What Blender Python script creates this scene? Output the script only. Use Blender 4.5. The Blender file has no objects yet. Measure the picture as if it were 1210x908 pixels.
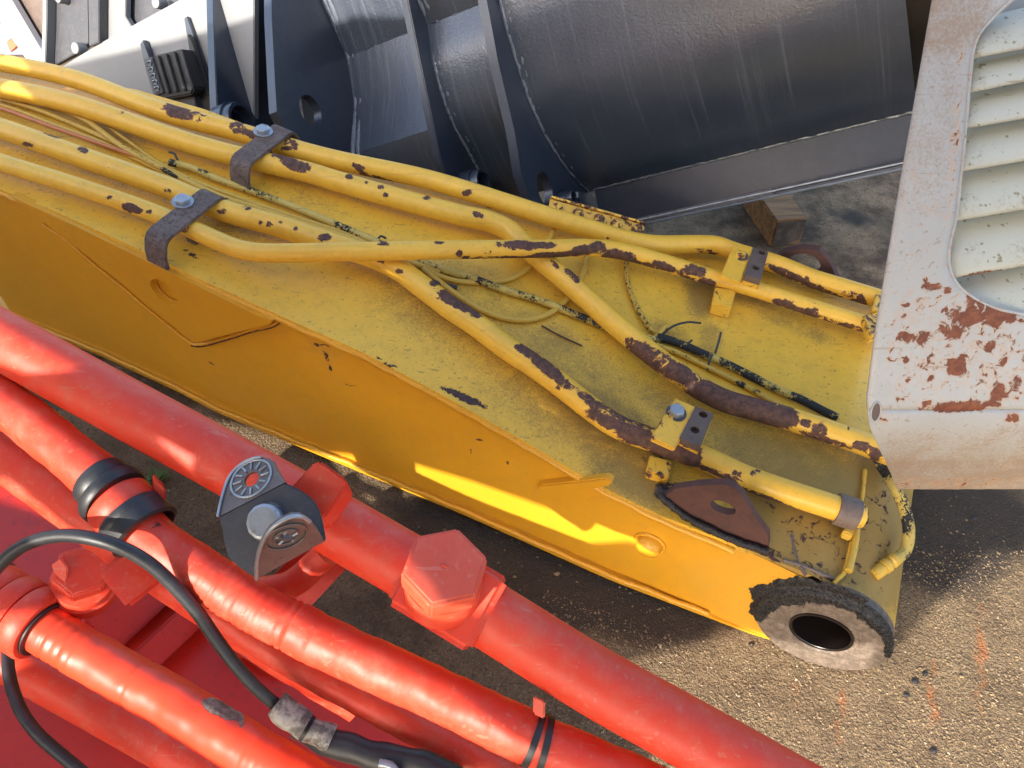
import bpy, bmesh, math, random
import numpy as np
from mathutils import Vector, Matrix, noise as mnoise
random.seed(7); rng = np.random.default_rng(7)
SC = bpy.context.scene; COL = SC.collection
# ------------------------------------------------------------------ camera
F = 914.0; H = 1.3; PITCH = math.radians(47)
cd = bpy.data.cameras.new('camera'); cam = bpy.data.objects.new('camera', cd); COL.objects.link(cam)
cam.location = (0, 0, H); cam.rotation_euler = (math.pi/2 - PITCH, 0, 0)
cd.sensor_width = 36; cd.lens = 36*F/1210; cd.clip_start = 0.02; cd.clip_end = 500
SC.camera = cam
# ------------------------------------------------------------------ light
SUN_EL = math.radians(31); SUN_AZ = math.radians(35)          # light travels towards azimuth 35 deg right of +y
w = bpy.data.worlds.new('World'); SC.world = w; w.use_nodes = True
nt = w.node_tree; bg = nt.nodes['Background']; sky = nt.nodes.new('ShaderNodeTexSky')
sky.sky_type = 'NISHITA'; sky.sun_disc = False; sky.sun_elevation = SUN_EL
sky.sun_rotation = SUN_AZ + math.pi
sky.air_density = 1.0; sky.dust_density = 3.0; sky.ozone_density = 0.5
nt.links.new(sky.outputs[0], bg.inputs[0]); bg.inputs[1].default_value = 0.15
SH = np.array([-math.sin(SUN_AZ), -math.cos(SUN_AZ), 0.0])
TOSUN = SH*math.cos(SUN_EL) + np.array([0, 0, math.sin(SUN_EL)])
SU = np.array([math.cos(SUN_AZ), -math.sin(SUN_AZ), 0.0])
SV = -SH*math.sin(SUN_EL) + np.array([0, 0, math.cos(SUN_EL)])
sl = bpy.data.lights.new('sun', 'SUN'); sl.energy = 3.0; sl.angle = math.radians(0.6); sl.color = (1.0, 0.93, 0.82)
so = bpy.data.objects.new('sun', sl); COL.objects.link(so)
so.rotation_euler = Vector(TOSUN).to_track_quat('Z', 'Y').to_euler(); so.location = (-3, -4, 5)
SC.view_settings.view_transform = 'Standard'; SC.view_settings.look = 'None'
SC.view_settings.exposure = 1.8; SC.view_settings.gamma = 1.0
# ------------------------------------------------------------------ geometry of the place
R_ = np.array([1, 0, 0.]); U_ = np.array([0, math.sin(PITCH), math.cos(PITCH)]); W_ = np.array([0, math.cos(PITCH), -math.sin(PITCH)])
C0 = np.array([0, 0, H])
def ray(x, y): return R_*(x-605)/F + U_*(454-y)/F + W_
def pt(x, y, d): return C0 + ray(x, y)*d
def pl(x, y, q, n):
    r = ray(x, y); return C0 + r*(np.dot(q-C0, n)/np.dot(r, n))
def proj(P):
    v = np.asarray(P) - C0; f = v@W_
    return 605 + F*(v@R_)/f, 454 - F*(v@U_)/f
ZUP = np.array([0, 0, 1.0])
def gnd(x, y, z=0.0): return pl(x, y, np.array([0, 0, z]), ZUP)
B0 = gnd(985, 788)
_a = math.radians(25)
S_ = np.array([math.cos(_a), -math.sin(_a), 0]); T_ = np.array([math.sin(_a), math.cos(_a), 0])   # along / across the yellow arm
def wst(s, t, z): return B0 + S_*s + T_*t + ZUP*z
def side(x, y, t=0.0): return pl(x, y, B0 + T_*t, T_)
def st(P):
    v = np.asarray(P) - B0; return v@S_, v@T_, P[2]
ss_ = [-2.6, -2.0, -1.7, -1.66, -1.53, -1.366, -1.206, -1.048, -.88, -.739, -.585, -.463, -.344, -.175, -.10, -.05, .0]
zz_ = [.47, .49, .50, .497, .488, .465, .438, .416, .395, .36, .315, .275, .25, .238, .232, .222, .20]
def ztop(s): return float(np.interp(s, ss_, zz_))
def arm(x, y, h=0.0):
    r = ray(x, y); lo, hi = .3, 4.
    for _ in range(50):
        m = (lo+hi)/2; P = C0 + r*m; s, t, z = st(P)
        if z - h > ztop(s): lo = m
        else: hi = m
    return C0 + r*lo
# ------------------------------------------------------------------ object helpers
def thing(name, label, cat, loc, group=None):
    o = bpy.data.objects.new(name, None); COL.objects.link(o); o.location = loc; o.empty_display_size = .05
    o['label'] = label; o['category'] = cat
    if group: o['group'] = group
    return o
def origin(p):
    v = Vector((0, 0, 0))
    while p is not None: v = v + Vector(p.location); p = p.parent
    return v
def build(name, V, Fc, mat, parent=None, smooth=True, wear=None, dirt=None, kind=None, loc=None):
    """V in world metres; stored relative to the parent"""
    o3 = origin(parent) if parent is not None else Vector(loc if loc is not None else (0, 0, 0))
    me = bpy.data.meshes.new(name)
    A = np.asarray(V, dtype=float) - np.array(o3)
    me.from_pydata(A.tolist(), [], [list(map(int, f)) for f in Fc])
    me.update()
    if smooth:
        me.polygons.foreach_set('use_smooth', [True]*len(me.polygons))
    if wear is not None:
        at = me.attributes.new('wear', 'FLOAT', 'POINT'); at.data.foreach_set('value', np.asarray(wear, dtype=np.float32))
    if dirt is not None:
        at = me.attributes.new('dirt', 'FLOAT', 'POINT'); at.data.foreach_set('value', np.asarray(dirt, dtype=np.float32))
    if isinstance(mat, str): mat = M[mat]
    me.materials.append(mat)
    o = bpy.data.objects.new(name, me); COL.objects.link(o)
    if parent is not None: o.parent = parent
    elif loc is not None: o.location = loc
    if kind: o['kind'] = kind
    return o
def autosmooth(o, deg=35):
    bm = bmesh.new(); bm.from_mesh(o.data)
    for e in bm.edges:
        e.smooth = len(e.link_faces) == 2 and e.calc_face_angle(0) < math.radians(deg)
    bm.to_mesh(o.data); bm.free(); return o
def from_bm(name, bm, mat, parent=None, smooth_deg=35, spots=None, dspots=None, loc=None, kind=None, basew=0.0):
    bmesh.ops.recalc_face_normals(bm, faces=bm.faces)
    V = np.array([v.co[:] for v in bm.verts]); Fc = [[v.index for v in f.verts] for f in bm.faces]
    bm.free()
    o = build(name, V, Fc, mat, parent, True, wearf(V, spots, basew) if (spots or basew) else None, wearf(V, dspots) if dspots else None, kind, loc)
    return autosmooth(o, smooth_deg)
def bmindex(bm): bm.verts.index_update(); bm.verts.ensure_lookup_table()
def wearf(V, spots, base=0.0):
    """wear strength at each vertex from a list of worn places (x, y, rx, ry, angle deg, strength) seen on the surface"""
    V = np.asarray(V); v = V - C0; f = v@W_; X = 605 + F*(v@R_)/f; Y = 454 - F*(v@U_)/f
    if base > 0: base = .31 + base
    out = np.full(len(V), base, dtype=float)
    for sp in spots or []:
        x, y, rx, ry, an, s = (list(sp) + [1.0])[:6]
        a = math.radians(an); dx = X-x; dy = Y-y
        q = ((dx*math.cos(a)+dy*math.sin(a))/rx)**2 + ((-dx*math.sin(a)+dy*math.cos(a))/ry)**2
        out = np.maximum(out, s*np.clip(1.7 - .95*np.sqrt(q), 0, 1))
    return out
def catmull(P, step):
    P = [np.asarray(p, dtype=float) for p in P]
    if len(P) == 2:
        n = max(2, int(np.linalg.norm(P[1]-P[0])/step)); return np.array([P[0]+(P[1]-P[0])*i/n for i in range(n+1)])
    Q = [2*P[0]-P[1]] + P + [2*P[-1]-P[-2]]; out = []
    for i in range(1, len(Q)-2):
        p0, p1, p2, p3 = Q[i-1], Q[i], Q[i+1], Q[i+2]
        # centripetal
        t = [0]
        for a, b in ((p0, p1), (p1, p2), (p2, p3)): t.append(t[-1] + max(1e-6, np.linalg.norm(b[:3]-a[:3]))**.5)
        n = max(2, int(np.linalg.norm(p2[:3]-p1[:3])/step))
        for k in range(n):
            u = t[1] + (t[2]-t[1])*k/n
            A1 = (t[1]-u)/(t[1]-t[0])*p0+(u-t[0])/(t[1]-t[0])*p1; A2 = (t[2]-u)/(t[2]-t[1])*p1+(u-t[1])/(t[2]-t[1])*p2
            A3 = (t[3]-u)/(t[3]-t[2])*p2+(u-t[2])/(t[3]-t[2])*p3
            B1 = (t[2]-u)/(t[2]-t[0])*A1+(u-t[0])/(t[2]-t[0])*A2; B2 = (t[3]-u)/(t[3]-t[1])*A2+(u-t[1])/(t[3]-t[1])*A3
            out.append((t[2]-u)/(t[2]-t[1])*B1+(u-t[1])/(t[2]-t[1])*B2)
    out.append(P[-1]); return np.array(out)
def frames(P):
    T = np.gradient(P, axis=0); T /= np.linalg.norm(T, axis=1)[:, None]
    n = np.cross(T[0], [0.3, .2, 1]); n /= np.linalg.norm(n); N = []
    for t in T:
        n = n - t*(n@t); n /= np.linalg.norm(n); N.append(n.copy())
    N = np.array(N); return T, N, np.cross(T, N)
def tubegeo(path, r, n=24, step=.006, jit=0.0, raw=False, cap=True, jsc=40):
    P = np.asarray(path, dtype=float) if raw else catmull(path, step)
    if P.shape[1] == 4: rr = P[:, 3]; P = P[:, :3]
    else: rr = np.full(len(P), r) if np.isscalar(r) else np.asarray(r)
    T, N, B = frames(P); V = []; Fc = []
    for i in range(len(P)):
        for k in range(n):
            a = 2*math.pi*k/n; d = N[i]*math.cos(a)+B[i]*math.sin(a)
            q = P[i] + d*rr[i]
            if jit: q = q + d*jit*mnoise.noise(Vector(q*jsc))
            V.append(q)
    for i in range(len(P)-1):
        for k in range(n):
            k2 = (k+1) % n; Fc.append((i*n+k, i*n+k2, (i+1)*n+k2, (i+1)*n+k))
    if cap:
        Fc.append(tuple(range(n-1, -1, -1))); Fc.append(tuple((len(P)-1)*n+k for k in range(n)))
    return V, Fc
def tube(name, path, r, mat, parent, n=24, step=.006, jit=0.0, spots=None, dspots=None, basew=0.0, raw=False, cap=True, jsc=40, **kw):
    V, Fc = tubegeo(path, r, n, step, jit, raw, cap, jsc)
    o = build(name, V, Fc, mat, parent, True, wearf(V, spots, basew), wearf(V, dspots) if dspots else None, **kw)
    return autosmooth(o, 60)
def ringtube(name, c, ax, prof, mat, parent, n=32, close=True, **kw):
    """lathe: prof = list of (radius, height along ax)"""
    ax = np.asarray(ax, float); ax /= np.linalg.norm(ax); c = np.asarray(c, float)
    u = np.cross(ax, [0.31, .17, .9]); u /= np.linalg.norm(u); v = np.cross(ax, u); V = []; Fc = []
    for r, h in prof:
        for k in range(n):
            a = 2*math.pi*k/n; V.append(c+ax*h+(u*math.cos(a)+v*math.sin(a))*r)
    m = len(prof)
    for i in range(m-1 + (1 if close else 0)):
        j = (i+1) % m
        for k in range(n):
            k2 = (k+1) % n; Fc.append((i*n+k, i*n+k2, j*n+k2, j*n+k))
    if not close:
        Fc.append(tuple(range(n-1, -1, -1))); Fc.append(tuple((m-1)*n+k for k in range(n)))
    sp = kw.pop('spots', None); bw = kw.pop('basew', 0.0)
    bmo = build(name, V, Fc, mat, parent, True, wearf(V, sp, bw), None, **kw)
    return autosmooth(bmo, 40)
def hexhead(name, c, ax, r, h, mat, parent, rot=0.0, chamfer=.12, washer=0.0, wmat=None, n=6, **kw):
    ax = np.asarray(ax, float); ax /= np.linalg.norm(ax); c = np.asarray(c, float)
    u = np.cross(ax, [0.31, .17, .9]); u /= np.linalg.norm(u); v = np.cross(ax, u)
    bm = bmesh.new()
    def rg(rad, z, k=n): return [bm.verts.new(c+ax*z+(u*math.cos(rot+2*math.pi*i/k)+v*math.sin(rot+2*math.pi*i/k))*rad) for i in range(k)]
    a = rg(r, 0); b = rg(r, h*.86); d = rg(r*(1-chamfer), h)
    for p, q in ((a, b), (b, d)):
        for i in range(n): bm.faces.new((p[i], p[(i+1) % n], q[(i+1) % n], q[i]))
    bm.faces.new(d); bm.faces.new(a[::-1])
    bmesh.ops.bevel(bm, geom=[e for e in bm.edges], offset=r*.045, segments=2, affect='EDGES', clamp_overlap=True)
    o = from_bm(name, bm, mat, parent, 30, **kw)
    if washer:
        ringtube('washer', c, ax, [(r*.4, -h*.18), (washer, -h*.18), (washer, 0), (r*.4, 0)], wmat or mat, o, 28)
    return o
def polyprism(pts, d, bevel=0.0, seg=2, cuts=0):
    """prism from 3-D outline pts extruded by vector d; returns bmesh"""
    bm = bmesh.new(); d = np.asarray(d, float)
    a = [bm.verts.new(p) for p in pts]; b = [bm.verts.new(np.asarray(p)+d) for p in pts]; n = len(a)
    bm.faces.new(a); bm.faces.new(b[::-1])
    for i in range(n): bm.faces.new((a[i], b[i], b[(i+1) % n], a[(i+1) % n]))
    bmesh.ops.recalc_face_normals(bm, faces=bm.faces)
    if bevel:
        bmesh.ops.bevel(bm, geom=list(bm.edges), offset=bevel, segments=seg, affect='EDGES', clamp_overlap=True)
    return bm
def prism(name, pts, d, mat, parent=None, bevel=0.0, **kw):
    return from_bm(name, polyprism(pts, d, bevel), mat, parent, **kw)
def holed(name, outer, holes, d, mat, parent=None, sub=0, **kw):
    """plate with real holes: outer + hole outlines (coplanar 3-D points), thickness vector d"""
    bm = bmesh.new(); d = np.asarray(d, float); loops = []
    es = []
    for lp in [outer]+list(holes):
        vs = [bm.verts.new(p) for p in lp]; loops.append(vs)
        for i in range(len(vs)): es.append(bm.edges.new((vs[i], vs[(i+1) % len(vs)])))
    bmesh.ops.triangle_fill(bm, use_beauty=True, use_dissolve=False, edges=es)
    top = list(bm.faces)
    mp = {v: bm.verts.new(np.array(v.co)+d) for lp in loops for v in lp}
    for f in top: bm.faces.new([mp[v] for v in reversed(f.verts)])
    for lp in loops:
        for i in range(len(lp)):
            a, b = lp[i], lp[(i+1) % len(lp)]; bm.faces.new((a, b, mp[b], mp[a]))
    bmesh.ops.recalc_face_normals(bm, faces=bm.faces)
    if sub:
        bmesh.ops.subdivide_edges(bm, edges=[e for e in bm.edges if e.calc_length() > sub], cuts=4, use_grid_fill=True)
        bmesh.ops.subdivide_edges(bm, edges=[e for e in bm.edges if e.calc_length() > sub], cuts=3, use_grid_fill=True)
        bmesh.ops.triangulate(bm, faces=[f for f in bm.faces if len(f.verts) > 4])
    return from_bm(name, bm, mat, parent, 30, **kw)
def box(name, c, ax, ay, az, dims, mat, parent=None, bevel=.002, **kw):
    c = np.asarray(c, float); ax, ay, az = [np.asarray(v, float)/np.linalg.norm(v) for v in (ax, ay, az)]
    x, y, z = dims[0]/2, dims[1]/2, dims[2]
    return prism(name, [c+ax*i*x+ay*j*y-az*z/2 for i, j in ((-1, -1), (1, -1), (1, 1), (-1, 1))], az*z, mat, parent, bevel, **kw)
def ellipse3(c, u, v, n=24): return [np.asarray(c)+np.asarray(u)*math.cos(2*math.pi*k/n)+np.asarray(v)*math.sin(2*math.pi*k/n) for k in range(n)]
# ------------------------------------------------------------------ materials
M = {}
class NT:
    def __init__(s, name):
        s.m = bpy.data.materials.new(name); s.m.use_nodes = True; s.t = s.m.node_tree; s.b = s.t.nodes['Principled BSDF']
        s.pos = s.n('ShaderNodeTexCoord').outputs['Object']
    def n(s, t, **kw):
        o = s.t.nodes.new(t)
        for k, v in kw.items(): setattr(o, k, v)
        return o
    def lk(s, a, b): s.t.links.new(a, b)
    def put(s, sock, v):
        if hasattr(v, 'links'): s.lk(v, sock)
        else: sock.default_value = v
    def noise(s, sc, det=4, rough=.55, vec=None, dist=0.0):
        o = s.n('ShaderNodeTexNoise'); s.lk(vec or s.pos, o.inputs['Vector']); o.inputs['Scale'].default_value = sc
        o.inputs['Detail'].default_value = det; o.inputs['Roughness'].default_value = rough; o.inputs['Distortion'].default_value = dist
        return o.outputs['Fac']
    def voro(s, sc, feat='F1', out='Distance', vec=None, rnd=1.0):
        o = s.n('ShaderNodeTexVoronoi', feature=feat); s.lk(vec or s.pos, o.inputs['Vector']); o.inputs['Scale'].default_value = sc
        o.inputs['Randomness'].default_value = rnd
        return o.outputs[out]
    def scale(s, v, vec=None, rot=(0, 0, 0)):
        o = s.n('ShaderNodeMapping'); s.lk(vec or s.pos, o.inputs['Vector']); o.inputs['Scale'].default_value = v; o.inputs['Rotation'].default_value = rot
        return o.outputs[0]
    def math(s, op, a, b=0.0, c=0.0, clamp=False):
        o = s.n('ShaderNodeMath', operation=op, use_clamp=clamp); s.put(o.inputs[0], a); s.put(o.inputs[1], b); s.put(o.inputs[2], c); return o.outputs[0]
    def ramp(s, v, lo, hi, a=0.0, b=1.0):
        o = s.n('ShaderNodeMapRange', interpolation_type='SMOOTHSTEP'); s.put(o.inputs['Value'], v)
        for k, x in zip(('From Min', 'From Max', 'To Min', 'To Max'), (lo, hi, a, b)): o.inputs[k].default_value = x
        return o.outputs[0]
    def mix(s, f, a, b):
        o = s.n('ShaderNodeMix', data_type='RGBA'); s.put(o.inputs[0], f)
        s.put(o.inputs[6], a if hasattr(a, 'links') else (*a, 1)); s.put(o.inputs[7], b if hasattr(b, 'links') else (*b, 1)); return o.outputs[2]
    def attr(s, nm): return s.n('ShaderNodeAttribute', attribute_name=nm).outputs['Fac']
    def bump(s, h, st=.2, dist=.002, prev=None):
        o = s.n('ShaderNodeBump'); s.lk(h, o.inputs['Height']); o.inputs['Strength'].default_value = st; o.inputs['Distance'].default_value = dist
        if prev is not None: s.lk(prev, o.inputs['Normal'])
        return o.outputs[0]
    def done(s, col, rough, normal=None, metal=0.0, spec=None, coat=0.0):
        s.put(s.b.inputs['Base Color'], col if hasattr(col, 'links') else (*col, 1)); s.put(s.b.inputs['Roughness'], rough); s.put(s.b.inputs['Metallic'], metal)
        if normal is not None: s.lk(normal, s.b.inputs['Normal'])
        if spec is not None: s.put(s.b.inputs['Specular IOR Level'], spec)
        if coat: s.b.inputs['Coat Weight'].default_value = coat; s.b.inputs['Coat Roughness'].default_value = .22; s.b.inputs['Coat IOR'].default_value = 1.55; (s.lk(normal, s.b.inputs['Coat Normal']) if normal is not None else None)
        M[s.m.name] = s.m; return s.m
def paint(name, base, var, rust=(.075, .035, .03), rust2=(.035, .018, .018), dirtc=(.05, .04, .025), rough=.45, dirt=.25, speck=.3, thr=1.0,
          chipsc=55, peel=.15, grime_sc=9, specksc=260, fleck=0.0, halo=None, coat=0.0, clump=0.0, filmw=None, worn=None, dlo=.55, dhi=1.05):
    """painted steel: colour drift, grime, fine specks, chips down to rusty metal where 'wear' is high"""
    s = NT(name)
    big = s.noise(3.1, 5, .6); mid = s.noise(grime_sc, 7, .68, dist=.6)
    col = s.mix(s.ramp(big, .3, .7), base, var)
    at = s.attr('dirt')
    dm = s.math('ADD', s.math('MULTIPLY', mid, .85), s.math('MULTIPLY', at, .75))
    fine = s.noise(specksc, 3, .7)
    dm2 = s.math('ADD', dm, s.math('MULTIPLY', s.math('SUBTRACT', fine, .5), .8))
    dmask = s.math('MULTIPLY', s.ramp(dm2, dlo, dhi), dirt if dirt <= 1 else 1, clamp=True)
    col = s.mix(dmask, col, dirtc)
    sp = s.math('MULTIPLY', s.ramp(s.noise(specksc*.55, 2, .5), .64, .70), speck)
    col = s.mix(sp, col, dirtc)
    # rubbed, dusty film: soft mottling at the size of a fingertip, and scratches
    film = s.math('MULTIPLY', s.ramp(s.noise(38, 6, .75, dist=.4), .42, .72), min(.45, dirt*.6) if filmw is None else filmw)
    col = s.mix(film, col, dirtc)
    scr = s.noise(1.0, 2, .4, vec=s.scale((9, 160, 160), rot=(.4, .3, .5)))
    col = s.mix(s.math('MULTIPLY', s.ramp(scr, .70, .74), min(.5, speck*1.3)), col, dirtc)
    wr = s.attr('wear')
    chn = s.noise(chipsc, 8, .70, dist=1.1)
    val = s.math('ADD', chn, s.math('MULTIPLY', wr, .62))
    if clump: val = s.math('ADD', val, s.math('MULTIPLY', s.math('SUBTRACT', s.noise(17, 3, .6), .5), clump*5))
    if fleck: val = s.math('ADD', val, s.math('MULTIPLY', s.ramp(s.noise(chipsc*1.7, 2, .5), .60, .78), fleck))
    chip = s.ramp(val, thr-.012, thr+.012)
    rc = s.mix(s.ramp(s.noise(chipsc*1.6, 5, .7), .35, .68), rust2, rust)
    if halo is not None:
        h = s.math('MULTIPLY', s.ramp(val, thr-.17, thr), .6); col = s.mix(h, col, halo)
    if worn is not None:
        h = s.ramp(val, thr-.05, thr-.03); col = s.mix(h, col, worn)
    col = s.mix(chip, col, rc)
    b1 = s.bump(s.noise(420, 3, .6), peel, .0006)
    b2 = s.bump(s.ramp(val, thr-.03, thr+.02, 1, 0), .7, .0012, b1)
    b3 = s.bump(s.noise(7, 3, .5), .05, .01, b2)
    rg = s.mix(chip, (rough,)*3, (.72,)*3)
    rgv = s.math('ADD', s.math('MULTIPLY', rg, 1.0), s.math('MULTIPLY', dmask, .25), clamp=True)
    return s.done(col, rgv, b3, coat=coat)
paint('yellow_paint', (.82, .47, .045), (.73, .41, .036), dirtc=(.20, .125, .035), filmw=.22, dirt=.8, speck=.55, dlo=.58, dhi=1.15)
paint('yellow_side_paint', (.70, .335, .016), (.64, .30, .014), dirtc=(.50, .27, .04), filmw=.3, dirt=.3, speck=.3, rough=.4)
paint('yellow_pipe_paint', (.82, .48, .05), (.78, .43, .042), rust=(.135, .058, .036), rust2=(.055, .025, .018), worn=(.40, .17, .04), clump=.10, dirtc=(.36, .20, .05), dirt=.4, speck=.2, rough=.38, chipsc=62, fleck=.0)
paint('yellow_hose_cover', (.62, .38, .05), (.55, .33, .04), rust=(.02, .02, .018), rust2=(.01, .01, .01), dirt=.2, chipsc=130, rough=.5, dirtc=(.2, .14, .05))
paint('peeling_hose_cover', (.60, .42, .09), (.52, .36, .07), rust=(.02, .02, .02), rust2=(.008, .008, .008), dirt=.3, chipsc=170, rough=.55, clump=.22, dirtc=(.1, .08, .04))
paint('salmon_hose_cover', (.55, .19, .06), (.5, .16, .05), dirt=.2)
paint('red_paint', (.56, .020, .006), (.47, .014, .005), dirtc=(.16, .02, .015), dirt=.35, speck=.3, rough=.45, peel=.10, specksc=160)
paint('red_tube_paint', (.74, .052, .018), (.66, .038, .014), dirtc=(.62, .18, .11), filmw=.36, dirt=.7, speck=.35, rough=.5, peel=.06, chipsc=70)
paint('wrapped_hose_paint', (.76, .065, .02), (.68, .045, .016), rust=(.30, .26, .22), rust2=(.10, .07, .06), dirtc=(.40, .05, .04), dirt=.35, speck=.12, rough=.42, peel=.06, chipsc=45)
paint('red_chipped_paint', (.72, .085, .036), (.66, .06, .028), rust=(.40, .42, .45), rust2=(.25, .27, .3), dirtc=(.75, .24, .16), dirt=.35, rough=.5)
paint('weld_bead_paint', (.16, .18, .21), (.11, .125, .15), dirt=.2, rough=.3, dirtc=(.05, .05, .06))
paint('charcoal_paint', (.024, .033, .052), (.018, .025, .040), rust=(.2, .1, .05), rust2=(.1, .05, .03), dirtc=(.09, .09, .09), dirt=.25, speck=.1, rough=.32, peel=.35, coat=.55)
paint('white_paint', (.52, .515, .485), (.43, .425, .40), rust=(.30, .10, .045), rust2=(.17, .055, .03), dirtc=(.36, .25, .16), filmw=.12, dirt=.85, speck=.6, rough=.42, chipsc=75, halo=(.62, .38, .22), specksc=330, grime_sc=14, dlo=.7, dhi=1.15)
paint('cream_paint', (.60, .585, .47), (.55, .54, .44), rust=(.3, .13, .06), rust2=(.2, .08, .04), dirtc=(.22, .17, .06), filmw=.05, dirt=.75, speck=.75, rough=.35, chipsc=240, specksc=230, dlo=.74, dhi=1.1)
paint('pale_grey_paint', (.21, .215, .22), (.18, .185, .19), dirtc=(.25, .24, .22), dirt=.4, rough=.5)
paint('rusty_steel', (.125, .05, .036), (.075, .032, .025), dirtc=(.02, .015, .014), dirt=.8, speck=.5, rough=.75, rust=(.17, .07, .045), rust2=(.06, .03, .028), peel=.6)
paint('brown_steel', (.19, .135, .105), (.095, .065, .052), dirtc=(.035, .028, .028), dirt=.9, speck=.8, specksc=420, grime_sc=40, rough=.6, rust=(.16, .085, .06), rust2=(.06, .04, .036), chipsc=120, peel=.6)
paint('zinc', (.42, .45, .48), (.32, .35, .38), dirtc=(.12, .1, .09), dirt=.5, speck=.3, rough=.35, rust=(.25, .1, .05), peel=.3)
paint('dull_steel', (.20, .165, .15), (.15, .12, .115), dirtc=(.05, .045, .045), dirt=.5, speck=.7, rough=.42, peel=.5, specksc=500)
paint('dark_steel', (.045, .048, .058), (.06, .06, .068), dirtc=(.13, .12, .12), dirt=.45, speck=.4, rough=.38, peel=.4)
paint('black_rubber', (.016, .017, .019), (.022, .023, .026), dirtc=(.07, .068, .065), dirt=.5, speck=.1, rough=.45, peel=.2, rust=(.55, .05, .03), rust2=(.45, .03, .02))
M['zinc'].node_tree.nodes['Principled BSDF'].inputs['Metallic'].default_value = .6
M['dull_steel'].node_tree.nodes['Principled BSDF'].inputs['Metallic'].default_value = .5
# weathered drum of the charcoal attachment: faint pale run marks down the shell
s = NT('streaked_charcoal_paint')
cb = s.n('ShaderNodeCombineXYZ'); s.lk(s.math('MULTIPLY', s.attr('wear'), 1.0), cb.inputs[0]); s.lk(s.attr('dirt'), cb.inputs[1])
st_v = s.scale((95, 1.7, 1), vec=cb.outputs[0]); stn = s.noise(1.0, 4, .6, vec=st_v); stn2 = s.noise(1.0, 3, .5, vec=s.scale((210, 4, 1), vec=cb.outputs[0]))
fineg = s.noise(210, 3, .6); col = s.mix(s.ramp(s.noise(4, 4, .6), .35, .65), (.030, .041, .062), (.042, .054, .076))
col = s.mix(s.math('MULTIPLY', s.ramp(stn, .52, .72), s.ramp(stn2, .38, .62, .08, .55)), col, (.115, .135, .165))
col = s.mix(s.math('MULTIPLY', s.ramp(s.noise(2.6, 5, .6), .58, .72), .6), col, (.02, .02, .022))
s.done(col, s.ramp(stn, .4, .7, .30, .5), s.bump(fineg, .5, .0014, s.bump(s.noise(60, 3, .6), .2, .002)), coat=1.0)
# ground
s = NT('ground_aggregate')
v1 = s.voro(330); v2 = s.voro(170); cell = s.voro(330, out='Color'); big = s.noise(1.7, 5, .62); mid = s.noise(11, 6, .7)
sep = s.n('ShaderNodeSeparateColor'); s.lk(cell, sep.inputs[0])
col = s.mix(sep.outputs[0], (.235, .158, .082), (.315, .22, .12)); col = s.mix(s.ramp(sep.outputs[1], .9, .97), col, (.36, .28, .18)); col = s.mix(s.ramp(sep.outputs[2], .8, .95), col, (.16, .10, .055))
col = s.mix(s.ramp(mid, .42, .68), col, (.14, .092, .05))
col = s.mix(s.math('MULTIPLY', s.ramp(v1, .25, .6), .6), col, (.13, .09, .055))
gx = s.n('ShaderNodeSeparateXYZ'); s.lk(s.pos, gx.inputs[0])
# far slab: greyer, patchily darkened concrete beyond the arm
far = s.ramp(s.math('ADD', gx.outputs[1], s.math('MULTIPLY', s.noise(2.3, 4, .6), .3)), 1.15, 1.4)
conc = s.mix(s.ramp(s.noise(7, 6, .68), .38, .62), (.15, .098, .058), (.44, .30, .175))
conc = s.mix(s.ramp(s.noise(2.6, 4, .6), .52, .66), conc, (.08, .065, .052))
col = s.mix(far, col, conc)
# cast shade painted dark under and beside the arm, guard and red hoses
at = s.attr('wear'); gnd_shade = s.ramp(s.math('ADD', at, s.math('MULTIPLY', s.math('SUBTRACT', s.noise(9, 6, .7), .5), .7)), .35, .75)
col = s.mix(s.math('MULTIPLY', gnd_shade, .86), col, (.03, .024, .021))
rs = s.ramp(s.math('ADD', s.attr('dirt'), s.math('MULTIPLY', s.math('SUBTRACT', s.noise(25, 6, .7), .5), 1.1)), .5, 1.0)
col = s.mix(s.math('MULTIPLY', rs, .75), col, (.46, .12, .025))
hgt = s.math('ADD', s.math('MULTIPLY', v1, -.7), s.math('MULTIPLY', v2, -1.0)); hgt = s.math('ADD', hgt, s.math('MULTIPLY', s.noise(75, 6, .75), 3.2))
pit = s.ramp(s.noise(110, 5, .7), .45, .37)
col = s.mix(s.math('MULTIPLY', pit, .7), col, (.07, .045, .028))
s.done(col, .88, s.bump(hgt, .9, .0035), spec=.3)
s = NT('stone_grain'); oi = s.n('ShaderNodeObjectInfo')
cr = s.n('ShaderNodeSeparateColor'); s.lk(s.voro(150, out='Color'), cr.inputs[0])
col = s.mix(cr.outputs[0], (.14, .095, .052), (.26, .185, .105)); col = s.mix(s.ramp(cr.outputs[1], .97, .99), col, (.40, .33, .23))
s.done(col, .9)
s = NT('tar_lump'); s.done(s.mix(s.noise(300, 3), (.008, .007, .007), (.03, .026, .024)), s.ramp(s.noise(200), .4, .6, .18, .6), s.bump(s.noise(260, 5, .7), .8, .003))
s = NT('wood'); wv = s.scale((6, 60, 60)); wn = s.noise(1.0, 5, .6, vec=wv); s.done(s.mix(s.ramp(wn, .35, .65), (.24, .115, .042), (.42, .215, .08)), .7, s.bump(wn, .5, .002))
s = NT('wood_end'); wn = s.noise(40, 5, .6); s.done(s.mix(s.ramp(wn, .35, .65), (.07, .05, .04), (.14, .10, .075)), .8, s.bump(wn, .5, .003))
s = NT('pin_face'); wn = s.noise(90, 6, .7); col = s.mix(s.ramp(wn, .35, .7), (.09, .068, .052), (.20, .155, .12)); col = s.mix(s.ramp(s.noise(300, 2, .5), .62, .7), col, (.05, .04, .035)); s.done(col, .6, s.bump(s.noise(350, 5, .7), .6, .0015))
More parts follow.
